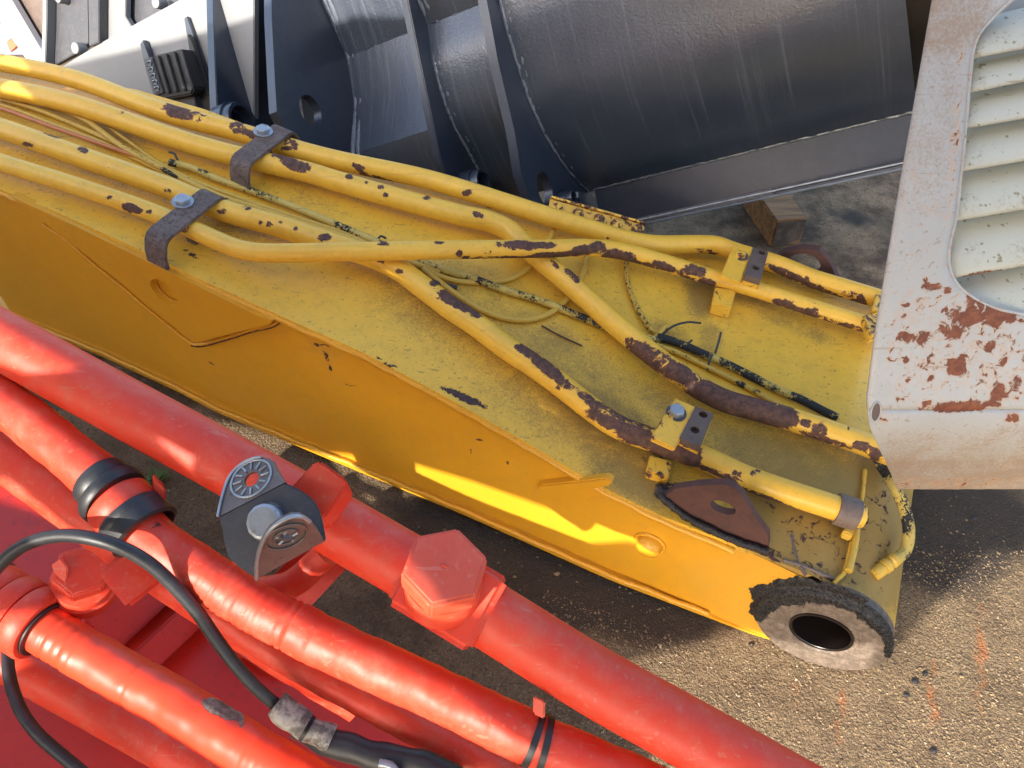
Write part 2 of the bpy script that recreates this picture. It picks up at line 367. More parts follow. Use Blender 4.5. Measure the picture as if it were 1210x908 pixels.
s = NT('bore_dark'); s.done((.012, .009, .008), .25, s.bump(s.noise(90), .3, .002))
s = NT('leaf_green'); s.done((.10, .16, .03), .6)
s = NT('dull_tape'); wn = s.noise(60, 5, .7); s.done(s.mix(s.ramp(wn, .4, .6), (.10, .085, .07), (.36, .32, .27)), .5, s.bump(s.noise(45, 4, .6), .8, .004))
s = NT('brick_red'); s.done((.45, .14, .07), .8)
s = NT('blue_cloth'); s.done((.16, .22, .42), .8)
s = NT('plain_grey'); s.done((.50, .50, .48), .6)  # pale grey; on the added shade plate it also bounces fill light
# ================================================================== SETTING: ground
def make_ground():
    xs = np.concatenate([[-150, -60, -25, -10, -5, -3], np.arange(-2.2, 2.2, .025), [2.6, 3.5, 6, 12, 30, 70, 150]])
    ys = np.concatenate([[-150, -60, -25, -10, -4, -1.5, -.5, 0], np.arange(.2, 3.4, .025), [3.8, 4.5, 6, 9, 15, 30, 70, 150]])
    V = [(x, y, .004*mnoise.noise(Vector((x*3, y*3, 0))) if abs(x) < 2.2 and 0 < y < 3.4 else 0) for y in ys for x in xs]
    n = len(xs); Fc = [(j*n+i, j*n+i+1, (j+1)*n+i+1, (j+1)*n+i) for j in range(len(ys)-1) for i in range(n-1)]
    A = np.array(V)
    gnd_shade = np.zeros(len(A)); rs = np.zeros(len(A))
    def blob(cx, cy, rx, ry, an, st, arr):
        c = gnd(cx, cy); a = math.radians(an); dx = A[:, 0]-c[0]; dy = A[:, 1]-c[1]
        q = ((dx*math.cos(a)+dy*math.sin(a))/rx)**2+((-dx*math.sin(a)+dy*math.cos(a))/ry)**2
        np.maximum(arr, st*np.clip(1.5-np.sqrt(q), 0, 1), out=arr)
    blob(640, 670, .36, .10, -22, 1.0, gnd_shade); blob(800, 725, .10, .06, -22, .9, gnd_shade); blob(480, 730, .14, .12, 0, .5, gnd_shade)  # shade darkening painted on the ground where shadows fall
    blob(1120, 620, .20, .14, 20, 1.0, gnd_shade); blob(820, 300, .9, .5, 0, .5, gnd_shade)
    for (x0, y0, x1, y1) in ((1160, 690, 1158, 890), (998, 800, 990, 890), (945, 790, 938, 850), (1100, 760, 1105, 900)):
        p0, p1 = gnd(x0, y0), gnd(x1, y1); c = (p0+p1)/2; L = np.linalg.norm(p1-p0)/2; an = math.degrees(math.atan2(p1[1]-p0[1], p1[0]-p0[0]))
        a = math.radians(an); dx = A[:, 0]-c[0]; dy = A[:, 1]-c[1]
        q = ((dx*math.cos(a)+dy*math.sin(a))/L)**2+((-dx*math.sin(a)+dy*math.cos(a))/.014)**2
        np.maximum(rs, .75*np.clip(1.6-np.sqrt(q), 0, 1), out=rs)
    o = build('ground', V, Fc, 'ground_aggregate', None, True, gnd_shade, rs, 'structure'); return o  # here 'wear' carries the painted shade, 'dirt' the rust streaks
make_ground()
# loose grains bedded in the surface: nobody could count them
def make_grains():
    V = []; Fc = []; base = [(1, 0, 0), (-1, 0, 0), (0, 1, 0), (0, -1, 0), (0, 0, 1), (0, 0, -1)]
    fs = [(0, 2, 4), (2, 1, 4), (1, 3, 4), (3, 0, 4), (2, 0, 5), (1, 2, 5), (3, 1, 5), (0, 3, 5)]
    cnt = 0
    while cnt < 26000:
        px, py = rng.uniform(150, 1260), rng.uniform(450, 960)
        if py < 620 and px > 440 and px < 1050: continue
        c = gnd(px, py)
        if side_in(px, py): continue
        r = .0008 + .0022*rng.random()**3; yaw = rng.uniform(0, 6.28); cy, sy = math.cos(yaw), math.sin(yaw)
        k = len(V); sx, s2, sz = r*rng.uniform(.7, 1.5), r*rng.uniform(.6, 1.1), r*rng.uniform(.5, 1.0)
        zo = .004*mnoise.noise(Vector((c[0]*3, c[1]*3, 0)))
        for x, y, z in base:
            x, y, z = x*sx, y*s2, z*sz; V.append((c[0]+x*cy-y*sy, c[1]+x*sy+y*cy, zo+z+sz*.35))
        Fc += [tuple(k+i for i in f) for f in fs]; cnt += 1
    return build('grit', V, Fc, 'stone_grain', None, False, kind='stuff')
def side_in(px, py):
    # few loose grains lie in the patches painted dark for shade
    in_shade = (430 < px < 900 and 600 < py < 770 and py < 600+(px-430)*.36+20) or (px > 1040 and py < 650) or (380 < px < 640 and 660 < py < 860)
    return in_shade and rng.random() < .9
grit = make_grains(); grit['label'] = 'fine sandy grit and gravel grains loose over the concrete'; grit['category'] = 'gravel'
def pebble(px, py, r, mat, label, cat, seed):
    random.seed(seed); c = gnd(px, py); r *= .72; bm = bmesh.new(); bmesh.ops.create_icosphere(bm, subdivisions=2, radius=r)
    for v in bm.verts:
        n = 1+.45*mnoise.noise(v.co/r*1.3+Vector((seed*3.1, 0, 0))); v.co = Vector((v.co.x*n*1.25, v.co.y*n*.85, v.co.z*n*.6+r*.35))
        v.co += Vector(c)
    o = from_bm('tar_lump' if 'tar' in label else 'stone', bm, mat, None, 50); o['label'] = label; o['category'] = cat; o['group'] = 'tar lumps scattered on the concrete' if 'tar' in label else 'loose stones on the concrete'; return o
for i, (x, y, r, l) in enumerate([(1093, 797, .006, 'black tar lump, upper of the trio right below the pin boss'), (1081, 806, .007, 'black tar lump, largest of the trio right below the pin boss'),
                               (1071, 822, .006, 'black tar lump, lowest of the trio right below the pin boss'), (1103, 888, .007, 'black tar lump at the bottom edge beneath the trio'),
                               (888, 762, .006, 'small black tar lump at the underside of the yellow arm'), (1150, 614, .008, 'black tar lump in the dark shade under the white guard')]):
    pebble(x, y, r, 'tar_lump', l, 'tar lump', i)
for i, (x, y, r, l) in enumerate([(658, 679, .006, 'flat pale stone in the dark patch below the yellow arm'), (608, 682, .004, 'small brown stone left of the flat pale one in the dark patch'),
                               (1136, 800, .005, 'pale stone alone on the sunlit concrete at right'), (905, 890, .005, 'pale stone by the red tube near the bottom edge')]):
    pebble(x, y, r, 'stone_grain', l, 'stone', i+20)
# small weed
def make_weed():
    V = []; Fc = []; c = gnd(183, 572)
    for i in range(26):
        a = rng.uniform(0, 6.28); L = rng.uniform(.015, .04); d = np.array([math.cos(a), math.sin(a), rng.uniform(.5, 1.4)]); d /= np.linalg.norm(d)
        sd = np.cross(d, ZUP); sd /= np.linalg.norm(sd); b = c+np.array([rng.uniform(-.015, .015), rng.uniform(-.015, .015), 0]); k = len(V)
        V += [b, b+d*L*.6+sd*.004, b+d*L, b+d*L*.6-sd*.004]; Fc += [(k, k+1, k+2, k+3)]
    o = build('weed', V, Fc, 'leaf_green', None, False); o['label'] = 'small green weed on the ground beyond the red hose clamp'; o['category'] = 'plant'
make_weed()
# ================================================================== YELLOW ARM
arm_o = thing('excavator_arm', 'worn yellow excavator arm with rust chipped pipes lying on the concrete', 'excavator arm', tuple(wst(-.9, .25, 0)))
def zbot(s): return float(np.interp(s, [-2.6, -1.6, -1.4, -1.3, -1.0, -.7, -.4, -.15, 0], [.10, .085, .065, .045, .038, .034, .012, .004, .02]))
def tfar(s): return float(np.interp(s, [-2.6, -2, -1.3, -1.0, -.76, -.58, -.42, -.16, .1], [.36, .38, .42, .46, .52, .60, .68, .70, .70]))
BC = (-.050, .107)                 # pin centre in (s, z)
def end_arc(R, a0, a1, n): return [(BC[0]+R*math.cos(a), BC[1]+R*math.sin(a)) for a in np.linspace(a0, a1, n)]
SL = np.concatenate([np.arange(-2.6, -1.9, .05), np.arange(-1.9, -.08, .008)])
ARC = end_arc(.1035, math.radians(84), math.radians(-75), 40)
top_line = [(s, ztop(s)) for s in SL if s < -.085] + ARC
def top_sheet():
    V = []; Fc = []; nt_ = 84
    for s, z in top_line:
        w_ = tfar(s)
        for j in range(nt_+1):
            ov = .008*min(1, max(0, (-.12-s)/.3)) - .002; t = -ov + (w_+ov)*j/nt_
            zz = z + .0012*mnoise.noise(Vector((s*6, t*6, 0)))
            V.append(wst(s, t, zz))
    m = nt_+1; n = len(top_line)
    for i in range(n-1):
        for j in range(nt_): Fc.append((i*m+j, i*m+j+1, (i+1)*m+j+1, (i+1)*m+j))
    # thickness: lower skin only along the near rim
    k = len(V)
    for s, z in top_line: V.append(wst(s, -(.008*min(1, max(0, (-.12-s)/.3)) - .002), z-.012 if s < -.1 else z)); V.append(wst(s, .02, z-.012))
    for i in range(n-1):
        Fc.append((i*m, (i+1)*m, k+2*i+2, k+2*i)); Fc.append((k+2*i, k+2*i+2, k+2*i+3, k+2*i+1))
    dsp = [(520, 370, 90, 40, 35, .55), (640, 440, 120, 60, 35, .62), (720, 500, 90, 30, 35, .8), (950, 560, 110, 40, 25, .9), (960, 630, 80, 56, 30, 1.25), (1010, 620, 66, 66, 0, 1.25), (1040, 660, 30, 60, 0, 1.1),
           (560, 330, 80, 20, 20, .5), (860, 520, 120, 20, 30, .7), (740, 560, 60, 20, 35, .8), (830, 345, 18, 30, 0, .8), (885, 350, 30, 14, 20, .7), (930, 380, 60, 10, 25, .6),
           (780, 640, 100, 30, 30, .5), (250, 250, 60, 20, 30, .6), (380, 250, 60, 18, 30, .35), (60, 175, 160, 20, 22, .5), (60, 125, 140, 14, 22, .6), (840, 400, 14, 20, 0, .7), (790, 395, 30, 12, 20, .6), (610, 215, 60, 20, 15, .3), (600, 450, 60, 40, 35, .5)]
    wsp = [(548, 470, 34, 5, 24, 1.0), (455, 428, 18, 4, 27, .8), (225, 300, 14, 4, 30, .8), (800, 585, 30, 10, 20, .9), (905, 650, 26, 8, 30, .9), (940, 640, 9, 26, 10, .7), (975, 680, 50, 14, 20, .75), (1030, 640, 20, 60, 10, .62),
           (960, 640, 60, 26, 30, .62), (1010, 600, 40, 30, 0, .6), (1045, 700, 16, 60, 0, .6), (790, 575, 14, 8, 0, .9), (640, 520, 8, 3, 30, .7), (835, 625, 40, 6, 30, .7), (770, 545, 20, 8, 0, .7), (1035, 600, 24, 44, 20, .68), (1000, 640, 40, 34, 20, .66), (950, 625, 34, 22, 30, .66), (1040, 650, 16, 40, 0, .66), (910, 600, 14, 8, 30, .7)]
    return build('top_plate', V, Fc, 'yellow_paint', arm_o, True, wearf(V, wsp), wearf(V, dsp))
autosmooth(top_sheet(), 50)
# side plate (near) with a fine grid so that wear can be placed
def side_sheet(t, name, mat, n_out=-1, spots=None, dsp=None):
    prof = [(s, zbot(s), ztop(s)) for s in np.concatenate([np.arange(-2.6, -1.9, .1), np.arange(-1.9, -.165, .012)])]
    V = []; Fc = []; m = 42
    for s, z0, z1 in prof:
        for j in range(m+1):
            z = z0+(z1-.006-z0)*j/m; V.append(wst(s, t+.0012*mnoise.noise(Vector((s*5, z*5, 3))), z))
    n = len(prof)
    for i in range(n-1):
        for j in range(m): Fc.append((i*(m+1)+j, (i+1)*(m+1)+j, (i+1)*(m+1)+j+1, i*(m+1)+j+1))
    # tip: fan rows towards the round end
    s0, z0, z1 = prof[-1]; k0 = len(V); rows = 14; base = (n-1)*(m+1)
    arc = [(BC[0]+.102*math.cos(a), BC[1]+.102*math.sin(a)) for a in np.linspace(math.radians(-92), math.radians(88), m+1)]
    arc[0] = (-.06, zbot(-.06)); 
    for r in range(1, rows+1):
        f = r/rows
        for j in range(m+1):
            z = z0+(z1-.006-z0)*j/m; s = s0*(1-f)+arc[j][0]*f; z = z*(1-f)+arc[j][1]*f; V.append(wst(s, t, z))
    for r in range(rows):
        a = base if r == 0 else k0+(r-1)*(m+1); b = k0+r*(m+1)
        for j in range(m): Fc.append((a+j, b+j, b+j+1, a+j+1))
    def inb(f):
        c = np.mean([V[i] for i in f], axis=0); q = st(c); return math.hypot(q[0]-BC[0], q[1+1]-BC[1]) < .060
    Fc = [f for f in Fc if not inb(f)]
    return build(name, V, Fc, mat, arm_o, True, wearf(V, spots), wearf(V, dsp))
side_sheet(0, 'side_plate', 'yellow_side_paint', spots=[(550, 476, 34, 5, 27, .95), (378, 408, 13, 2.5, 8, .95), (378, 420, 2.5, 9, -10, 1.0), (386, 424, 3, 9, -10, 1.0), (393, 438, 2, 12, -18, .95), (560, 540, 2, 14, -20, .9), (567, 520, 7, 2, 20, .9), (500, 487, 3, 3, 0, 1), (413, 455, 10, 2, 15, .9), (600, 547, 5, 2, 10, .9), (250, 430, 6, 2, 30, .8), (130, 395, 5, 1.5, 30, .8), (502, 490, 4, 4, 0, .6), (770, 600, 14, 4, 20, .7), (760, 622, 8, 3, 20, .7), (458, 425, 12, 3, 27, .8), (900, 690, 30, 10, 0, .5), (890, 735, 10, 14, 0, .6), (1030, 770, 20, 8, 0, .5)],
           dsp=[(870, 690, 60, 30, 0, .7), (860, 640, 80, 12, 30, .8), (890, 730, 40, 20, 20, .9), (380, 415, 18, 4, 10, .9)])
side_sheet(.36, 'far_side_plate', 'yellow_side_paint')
# bottom plate, a centimetre proud of the side
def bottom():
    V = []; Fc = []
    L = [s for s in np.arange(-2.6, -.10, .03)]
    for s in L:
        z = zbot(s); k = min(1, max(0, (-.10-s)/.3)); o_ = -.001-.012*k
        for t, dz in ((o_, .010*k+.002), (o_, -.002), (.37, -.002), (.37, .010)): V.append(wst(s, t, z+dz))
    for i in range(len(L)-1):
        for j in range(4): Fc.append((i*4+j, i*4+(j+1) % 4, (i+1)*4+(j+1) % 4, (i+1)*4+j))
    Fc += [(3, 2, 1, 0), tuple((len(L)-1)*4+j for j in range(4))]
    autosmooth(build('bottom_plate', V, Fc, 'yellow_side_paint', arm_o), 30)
bottom()
# edge weld under the top plate
tube('weld_seam', [wst(s, -.004, ztop(s)-.013+.0012*math.sin(s*90)) for s in np.arange(-1.9, -.2, .03)], .006, 'yellow_side_paint', arm_o, n=8, jit=.0015, jsc=150)
tube('weld_seam', [wst(s, -.002-.010*min(1, max(0, (-.10-s)/.3))+.001*math.sin(s*70), zbot(s)+.012) for s in np.arange(-1.9, -.2, .03)], .005, 'yellow_side_paint', arm_o, n=8, jit=.0015, jsc=150)
# doubler plate with a plug-weld hole
TO = -.0150
hc = side(194, 346, TO); hole = [hc + S_*.030*math.cos(a) + ZUP*.030*math.sin(a) for a in np.linspace(0, 2*math.pi, 33)[:-1]]
dp = [(12, 232), (90, 268), (200, 322), (300, 371), (322, 379), (318, 384), (300, 388), (236, 403), (228, 402), (180, 366), (110, 308), (50, 262)]
holed('doubler_plate', [side(x, y, TO) for x, y in dp], [hole], T_*.0155, 'yellow_side_paint', arm_o)
tube('weld_seam', [side(x, y, -.003) for x, y in ((330, 378), (322, 384), (300, 389), (268, 399), (236, 407), (226, 406), (200, 386), (180, 370), (145, 340), (110, 312), (80, 286), (50, 265))], .0034, 'yellow_side_paint', arm_o, n=8, jit=.0012, jsc=160)
tube('edge_shade', [side(x, y, -.0005) for x, y in ((333, 380), (322, 387), (300, 392), (268, 402), (236, 410), (226, 409))], .0016, 'rusty_steel', arm_o, n=6)  # rusty dark tube painting the shadow line under the doubler's lower edge
tube('weld_seam', [hc + T_*.012 + S_*.0295*math.cos(a) + ZUP*.0295*math.sin(a) for a in np.linspace(0, 2*math.pi, 33)], .0022, 'yellow_side_paint', arm_o, n=8, jit=.0008, jsc=160)
# weld-on strip and tube stub on the side
prism('rest_strip', [side(x, y, -.014) for x, y in ((634, 578), (640, 574), (716, 566), (724, 570), (718, 576), (642, 588), (635, 586))], T_*.016, 'yellow_side_paint', arm_o, .003)
sc_ = side(768, 642, 0)
ringtube('tube_stub', sc_, -T_, [(.001, .022), (.012, .021), (.0195, .016), (.022, .009), (.0225, 0), (.0225, -.004)], 'yellow_side_paint', arm_o, 32, close=False)
tube('stub_weld', [sc_-T_*.001+(S_*math.cos(a)+ZUP*math.sin(a))*.025 for a in np.linspace(0, 2*math.pi, 28)], .0035, 'yellow_side_paint', arm_o, n=8, jit=.001, jsc=200)
# pin boss
bc = wst(BC[0], 0, BC[1])
ringtube('pin_boss', bc, -T_, [(.050, .0095), (.050, -.02), (.1045, -.02), (.1045, .009), (.1025, .0120), (.058, .0120), (.056, .0100)], 'pin_face', arm_o, 64)
ringtube('bushing', bc, -T_, [(.0445, .0115), (.0455, .0125), (.0455, -.36), (.0497, -.36), (.0497, .0125)], 'bore_dark', arm_o, 48)
def clumps(name, n, fn, r0, r1, mat, parent):
    V = []; Fc = []; base = [(1, 0, 0), (-1, 0, 0), (0, 1, 0), (0, -1, 0), (0, 0, 1), (0, 0, -1)]
    fs = [(0, 2, 4), (2, 1, 4), (1, 3, 4), (3, 0, 4), (2, 0, 5), (1, 2, 5), (3, 1, 5), (0, 3, 5)]
    for i in range(n):
        c = fn(); r = rng.uniform(r0, r1); k = len(V); Q = np.linalg.qr(rng.normal(size=(3, 3)))[0]; sc3 = rng.uniform(.5, 1.3, 3)*r
        for b in base: V.append(c+Q@(np.array(b)*sc3))
        Fc += [tuple(k+j for j in f) for f in fs]
    return build(name, V, Fc, mat, parent, False, kind='stuff')
def gr():
    a = rng.uniform(math.radians(5), math.radians(200)); R = gR(a, rng.random()**.8)
    return bc + S_*R*math.cos(a)+ZUP*R*math.sin(a) - T_*(gT(R)+rng.uniform(-.001, .002))
def gT(R): return .0130 if R < .1045 else .0130-.0100*min(1, (R-.1045)/.005)
def gR(a, f):
    wd = max(0, math.sin(min(1, max(0, (a-.05)/3.45))*math.pi))**.6
    n1 = mnoise.noise(Vector((a*6, 1.3, 0)))*.010+mnoise.noise(Vector((a*19, 5.3, 0)))*.004; n2 = mnoise.noise(Vector((a*5, 9.3, 0)))*.010+mnoise.noise(Vector((a*17, 2.3, 0)))*.005
    lo = .097 - .006*wd + n1*wd - (.018*max(0, math.sin((a-1.7)*1.6)) if 1.7 < a < 3.6 else 0); hi = .110+.018*wd+n2
    if a < 1.3: hi = min(hi, .1035+.008*a)
    return lo+(max(hi, lo+.001)-lo)*f
def smear():
    V = []; Fc = []; na, nr = 260, 16
    for i in range(na+1):
        a = math.radians(4+198*i/na)
        for j in range(nr+1):
            R = gR(a, j/nr); h = gT(R)+.0004+.0015*max(0, mnoise.noise(Vector((a*22, R*260, 0))))+.0015*mnoise.noise(Vector((a*60, R*700, 4)))
            if j in (0, nr): h -= .0035
            V.append(bc+S_*R*math.cos(a)+ZUP*R*math.sin(a)-T_*h)
    m = nr+1
    for i in range(na):
        for j in range(nr): Fc.append((i*m+j, i*m+j+1, (i+1)*m+j+1, (i+1)*m+j))
    build('grease_smear', V, Fc, 'tar_lump', arm_o)
smear()
clumps('grease_crust', 2400, gr, .0006, .0019, 'tar_lump', arm_o)
# weld ridges over the tip
def ridge(name, pts, r, mat='yellow_paint', spots=None, h=.001, jit=.002): return tube(name, [arm(x, y, h) for x, y in pts], r, mat, arm_o, n=10, jit=jit, jsc=120, spots=spots)
def tipc(t, a, R=.1055): return wst(BC[0]+R*math.cos(a), t, BC[1]+R*math.sin(a))
ridge('weld_seam', [(1022, 556), (1019, 590), (1011, 625), (1003, 655), (998, 676), (985, 690)], .0034, h=.000)
ridge('weld_seam', [(935, 632), (938, 650), (945, 668), (952, 680)], .0026, 'brown_steel', h=-.001)
ridge('weld_seam', [(925, 662), (945, 668), (965, 676), (985, 684)], .0035, 'brown_steel', h=-.001)
# ---- pipes
YP = 'yellow_pipe_paint'
def P(px_h): return [arm(x, y, h) for x, y, h in px_h]
ch = lambda *a: list(a)
wA = [(210, 132, 18, 9, 20), (232, 138, 18, 7, 10, .8), (282, 152, 12, 8, 20, .9), (300, 160, 14, 5, 20, .9), (340, 170, 12, 8, 15, .95), (424, 198, 10, 4, 20, .9), (455, 214, 40, 3, 18, .9), (520, 236, 30, 3, 18, .8), (552, 228, 7, 4, 0, .9), (578, 245, 6, 3, 0, .8), (650, 262, 3, 2, 0, .7), (718, 281, 4, 3, 0, .8), (835, 298, 14, 4, 10, .95), (930, 324, 30, 5, 24, .95), (975, 346, 34, 5, 25, .95), (1010, 352, 20, 8, 25, .75), (953, 330, 4, 5, 0, .8), (1040, 362, 10, 5, 0, .7), (440, 190, 5, 3, 0, .5)]
tube('pipe', P([(-160, 40, .035), (-60, 58, .035), (0, 74, .035), (50, 84, .035), (99, 97, .034), (198, 134, .034), (280, 156, .034), (364, 181, .034), (400, 190, .034), (500, 211, .034), (565, 230, .034), (644, 255, .036), (700, 272, .036), (736, 283, .036), (770, 289, .036), (820, 289, .036), (845, 290, .036), (872, 299, .036), (919, 313, .036), (959, 329, .036), (998, 341, .036), (1044, 355, .036), (1075, 364, .036)]), .0195, YP, arm_o, 32, .005, spots=wA)
wB = [(143, 133, 5, 3, 0, .9), (188, 141, 4, 3, 0, .8), (325, 184, 8, 5, 0, .6), (350, 195, 20, 7, 20, 1), (335, 184, 14, 5, 15, .95), (372, 186, 6, 3, 0, .8), (413, 209, 6, 4, 0, .9), (434, 216, 4, 3, 0, .85), (450, 221, 5, 3, 0, .9), (455, 231, 4, 3, 0, .85), (504, 234, 6, 3, 0, .9), (565, 254, 7, 4, 20, .9), (655, 312, 8, 3, 40, .95), (675, 325, 12, 5, 42, .95), (684, 331, 7, 5, 0, .9), (660, 322, 4, 6, 0, .7), (729, 388, 4, 3, 0, .8),
      (775, 425, 40, 13, 30, 1.0), (800, 440, 30, 12, 25, 1.0), (750, 408, 16, 6, 35, .95), (820, 452, 22, 10, 25, .82), (850, 472, 40, 24, 16, 1.1), (885, 485, 50, 26, 14, 1.2), (925, 492, 18, 14, 14, 1.15), (953, 500, 7, 6, 0, .95), (968, 508, 10, 9, 0, .95), (975, 520, 40, 4, 18, .95), (1020, 528, 14, 6, 15, .9), (1035, 538, 10, 8, 0, .9), (1003, 505, 3, 5, 0, .8), (810, 436, 20, 4, 30, .8)]
tube('pipe', P([(-160, 66, .04), (-60, 88, .04), (0, 104, .037), (50, 114, .037), (99, 127, .036), (198, 161, .035), (264, 181, .034), (364, 204, .034), (400, 215, .034), (499, 243, .034), (550, 256, .034), (578, 262, .034), (600, 272, .034), (618, 288, .033), (640, 308, .032), (664, 328, .032), (697, 357, .032), (730, 386, .032), (763, 413, .032), (800, 441, .032), (834, 463, .032), (860, 475, .031), (885, 482, .031), (935, 496, .03), (985, 512, .03), (1037, 531, .03), (1058, 541, .028)]), .0205, YP, arm_o, 32, .005, spots=wB)
wC = [(34, 171, 8, 3, 10, .95), (98, 178, 7, 4, 10, .95), (60, 160, 12, 2, 15, .8), (129, 197, 3, 2, 0, .7), (198, 226, 5, 3, 20, .9), (262, 250, 6, 5, 0, .9), (290, 246, 7, 3, 0, .9), (309, 264, 4, 4, 0, .95), (318, 265, 5, 4, 0, .95), (331, 263, 4, 2, 0, .9), (349, 270, 4, 3, 0, .9), (383, 281, 9, 5, 0, .95), (450, 308, 5, 4, 0, .95), (472, 321, 5, 4, 0, .95), (512, 335, 6, 4, 0, .9), (517, 352, 4, 2, 0, .9), (541, 358, 26, 7, 26, 1.05), (530, 349, 12, 5, 26, 1.0), (560, 371, 10, 4, 30, .9), (601, 416, 3, 3, 0, .7),
      (624, 415, 16, 7, 30, 1.0), (645, 434, 22, 8, 38, 1.05), (665, 452, 14, 6, 38, 1.0), (662, 458, 6, 4, 0, .8), (700, 476, 30, 7, 38, .85), (735, 490, 40, 6, 25, 1.0), (720, 500, 30, 9, 28, 1.05), (752, 515, 32, 12, 22, 1.1), (785, 530, 22, 15, 20, 1.15), (812, 537, 18, 14, 20, 1.1), (850, 560, 30, 4, 20, .95), (869, 560, 8, 5, 0, .9), (890, 559, 4, 4, 0, .9), (897, 556, 4, 3, 0, .9), (895, 585, 30, 4, 22, .95), (700, 470, 10, 5, 30, .7), (940, 603, 60, 3, 22, .85)]
tube('pipe', P([(-160, 108, .036), (-60, 135, .036), (0, 152, .035), (99, 187, .034), (198, 222, .034), (265, 249, .033), (331, 268, .032), (397, 290, .031), (440, 304, .03), (470, 318, .03), (500, 340, .03), (532, 364, .03), (565, 386, .03), (598, 411, .03), (632, 433, .03), (665, 457, .03), (698, 483, .03), (731, 505, .03), (780, 523, .03), (834, 543, .031), (885, 566, .031), (940, 585, .031), (983, 599, .031), (1003, 606, .031)]), .0205, YP, arm_o, 32, .005, spots=wC)
wD = [(5, 197, 3, 2, 0, .7), (129, 233, 4, 3, 0, .8), (153, 245, 10, 6, 20, 1.0), (163, 249, 6, 4, 0, .95), (176, 250, 4, 3, 0, .8), (218, 269, 6, 8, 0, .8), (453, 288, 8, 3, 0, .95), (518, 287, 7, 2, 0, .95), (543, 299, 4, 4, 0, .95), (560, 305, 16, 3, 0, .9), (575, 298, 10, 5, 0, .72), (600, 305, 40, 2.5, 0, .9), (615, 290, 24, 6, 0, 1.0), (640, 290, 20, 4, 0, .95), (590, 289, 8, 4, 0, .8), (660, 301, 40, 3.5, -4, 1.05), (690, 296, 20, 6, -10, 1.0), (706, 291, 9, 6, 0, 1.0), (730, 303, 22, 8, 10, 1.0), (760, 312, 30, 3, 15, .9), (785, 315, 16, 5, 20, 1.0), (820, 320, 14, 7, 10, 1.0), (810, 326, 14, 4, 25, .9), (836, 334, 12, 5, 10, .9), (925, 358, 14, 6, 10, .95), (945, 367, 30, 3.5, 20, .95), (960, 368, 10, 6, 0, .85), (985, 380, 30, 3, 20, .9), (1010, 388, 20, 4, 20, .8), (965, 358, 6, 3, 0, .7)]
tube('pipe', P([(-160, 145, .036), (-60, 172, .036), (0, 192, .033), (99, 223, .033), (185, 253, .034), (231, 273, .036), (262, 287, .04), (284, 295, .044), (310, 299, .05), (350, 299, .058), (400, 298, .066), (450, 297, .07), (500, 296, .071), (560, 295, .071), (640, 294, .07), (700, 293, .06), (735, 297, .052), (770, 306, .046), (800, 315, .041), (838, 327, .036), (889, 341, .034), (939, 357, .034), (979, 370, .034), (1022, 383, .034), (1050, 391, .034)]), .0168, YP, arm_o, 32, .005, spots=wD)
# ---- strap clamps over pairs of pipes
def strap(p_near, p_far, h, width, mat, bolt_px):
    a = arm(*p_near, h); b = arm(*p_far, h); s0 = (st(a)[0]+st(b)[0])/2; t0, t1 = st(a)[1], st(b)[1]; zb = ztop(s0)
    zt = zb+h; th = .006
    prof = [(t0-.030, zb+.008), (t0-.0265, zb+.030)] + [(t0+.0-.026*math.cos(u)+.004, zt-.026+.026*math.sin(u)) for u in np.linspace(.35, 1.5, 7)] + \
           [(t1+.026*math.cos(u)-.004, zt-.026+.026*math.sin(u)) for u in np.linspace(1.5, .35, 7)] + [(t1+.0265, zb+.030), (t1+.030, zb+.008)]
    ins = []
    for i, (t, z) in enumerate(prof):
        q0 = prof[max(i-1, 0)]; q1 = prof[min(i+1, len(prof)-1)]; d = np.array([q1[0]-q0[0], q1[1]-q0[1]]); d /= np.linalg.norm(d); ins.append((t+d[1]*th, z-d[0]*th))
    slope = (ztop(s0+width/2)-ztop(s0-width/2))/width
    pts = [wst(s0-width/2, t, z-slope*width/2) for t, z in prof+ins[::-1]]
    o = prism('pipe_clamp', pts, S_*width+ZUP*slope*width, mat, arm_o, .0012, basew=.42)
    bp = arm(*bolt_px, h); nrm = np.array([0, 0, 1.0])+S_*(-slope); sb, tb, zb2 = st(bp)
    c = wst(sb, tb, ztop(sb)+h)
    hexhead('bolt', c+nrm*.002, nrm, .0135, .0085, 'zinc', o, rot=.4, washer=.019)
    # upright weld lug the strap is screwed to
    box('lug', wst(s0, (t0+t1)/2, zb+.02), S_, T_, ZUP, (.02, .02, .05), 'brown_steel', o, .001)
strap((288, 186), (332, 152), .062, .044, 'brown_steel', (311, 156))
strap((192, 276), (244, 228), .060, .044, 'brown_steel', (216, 239))
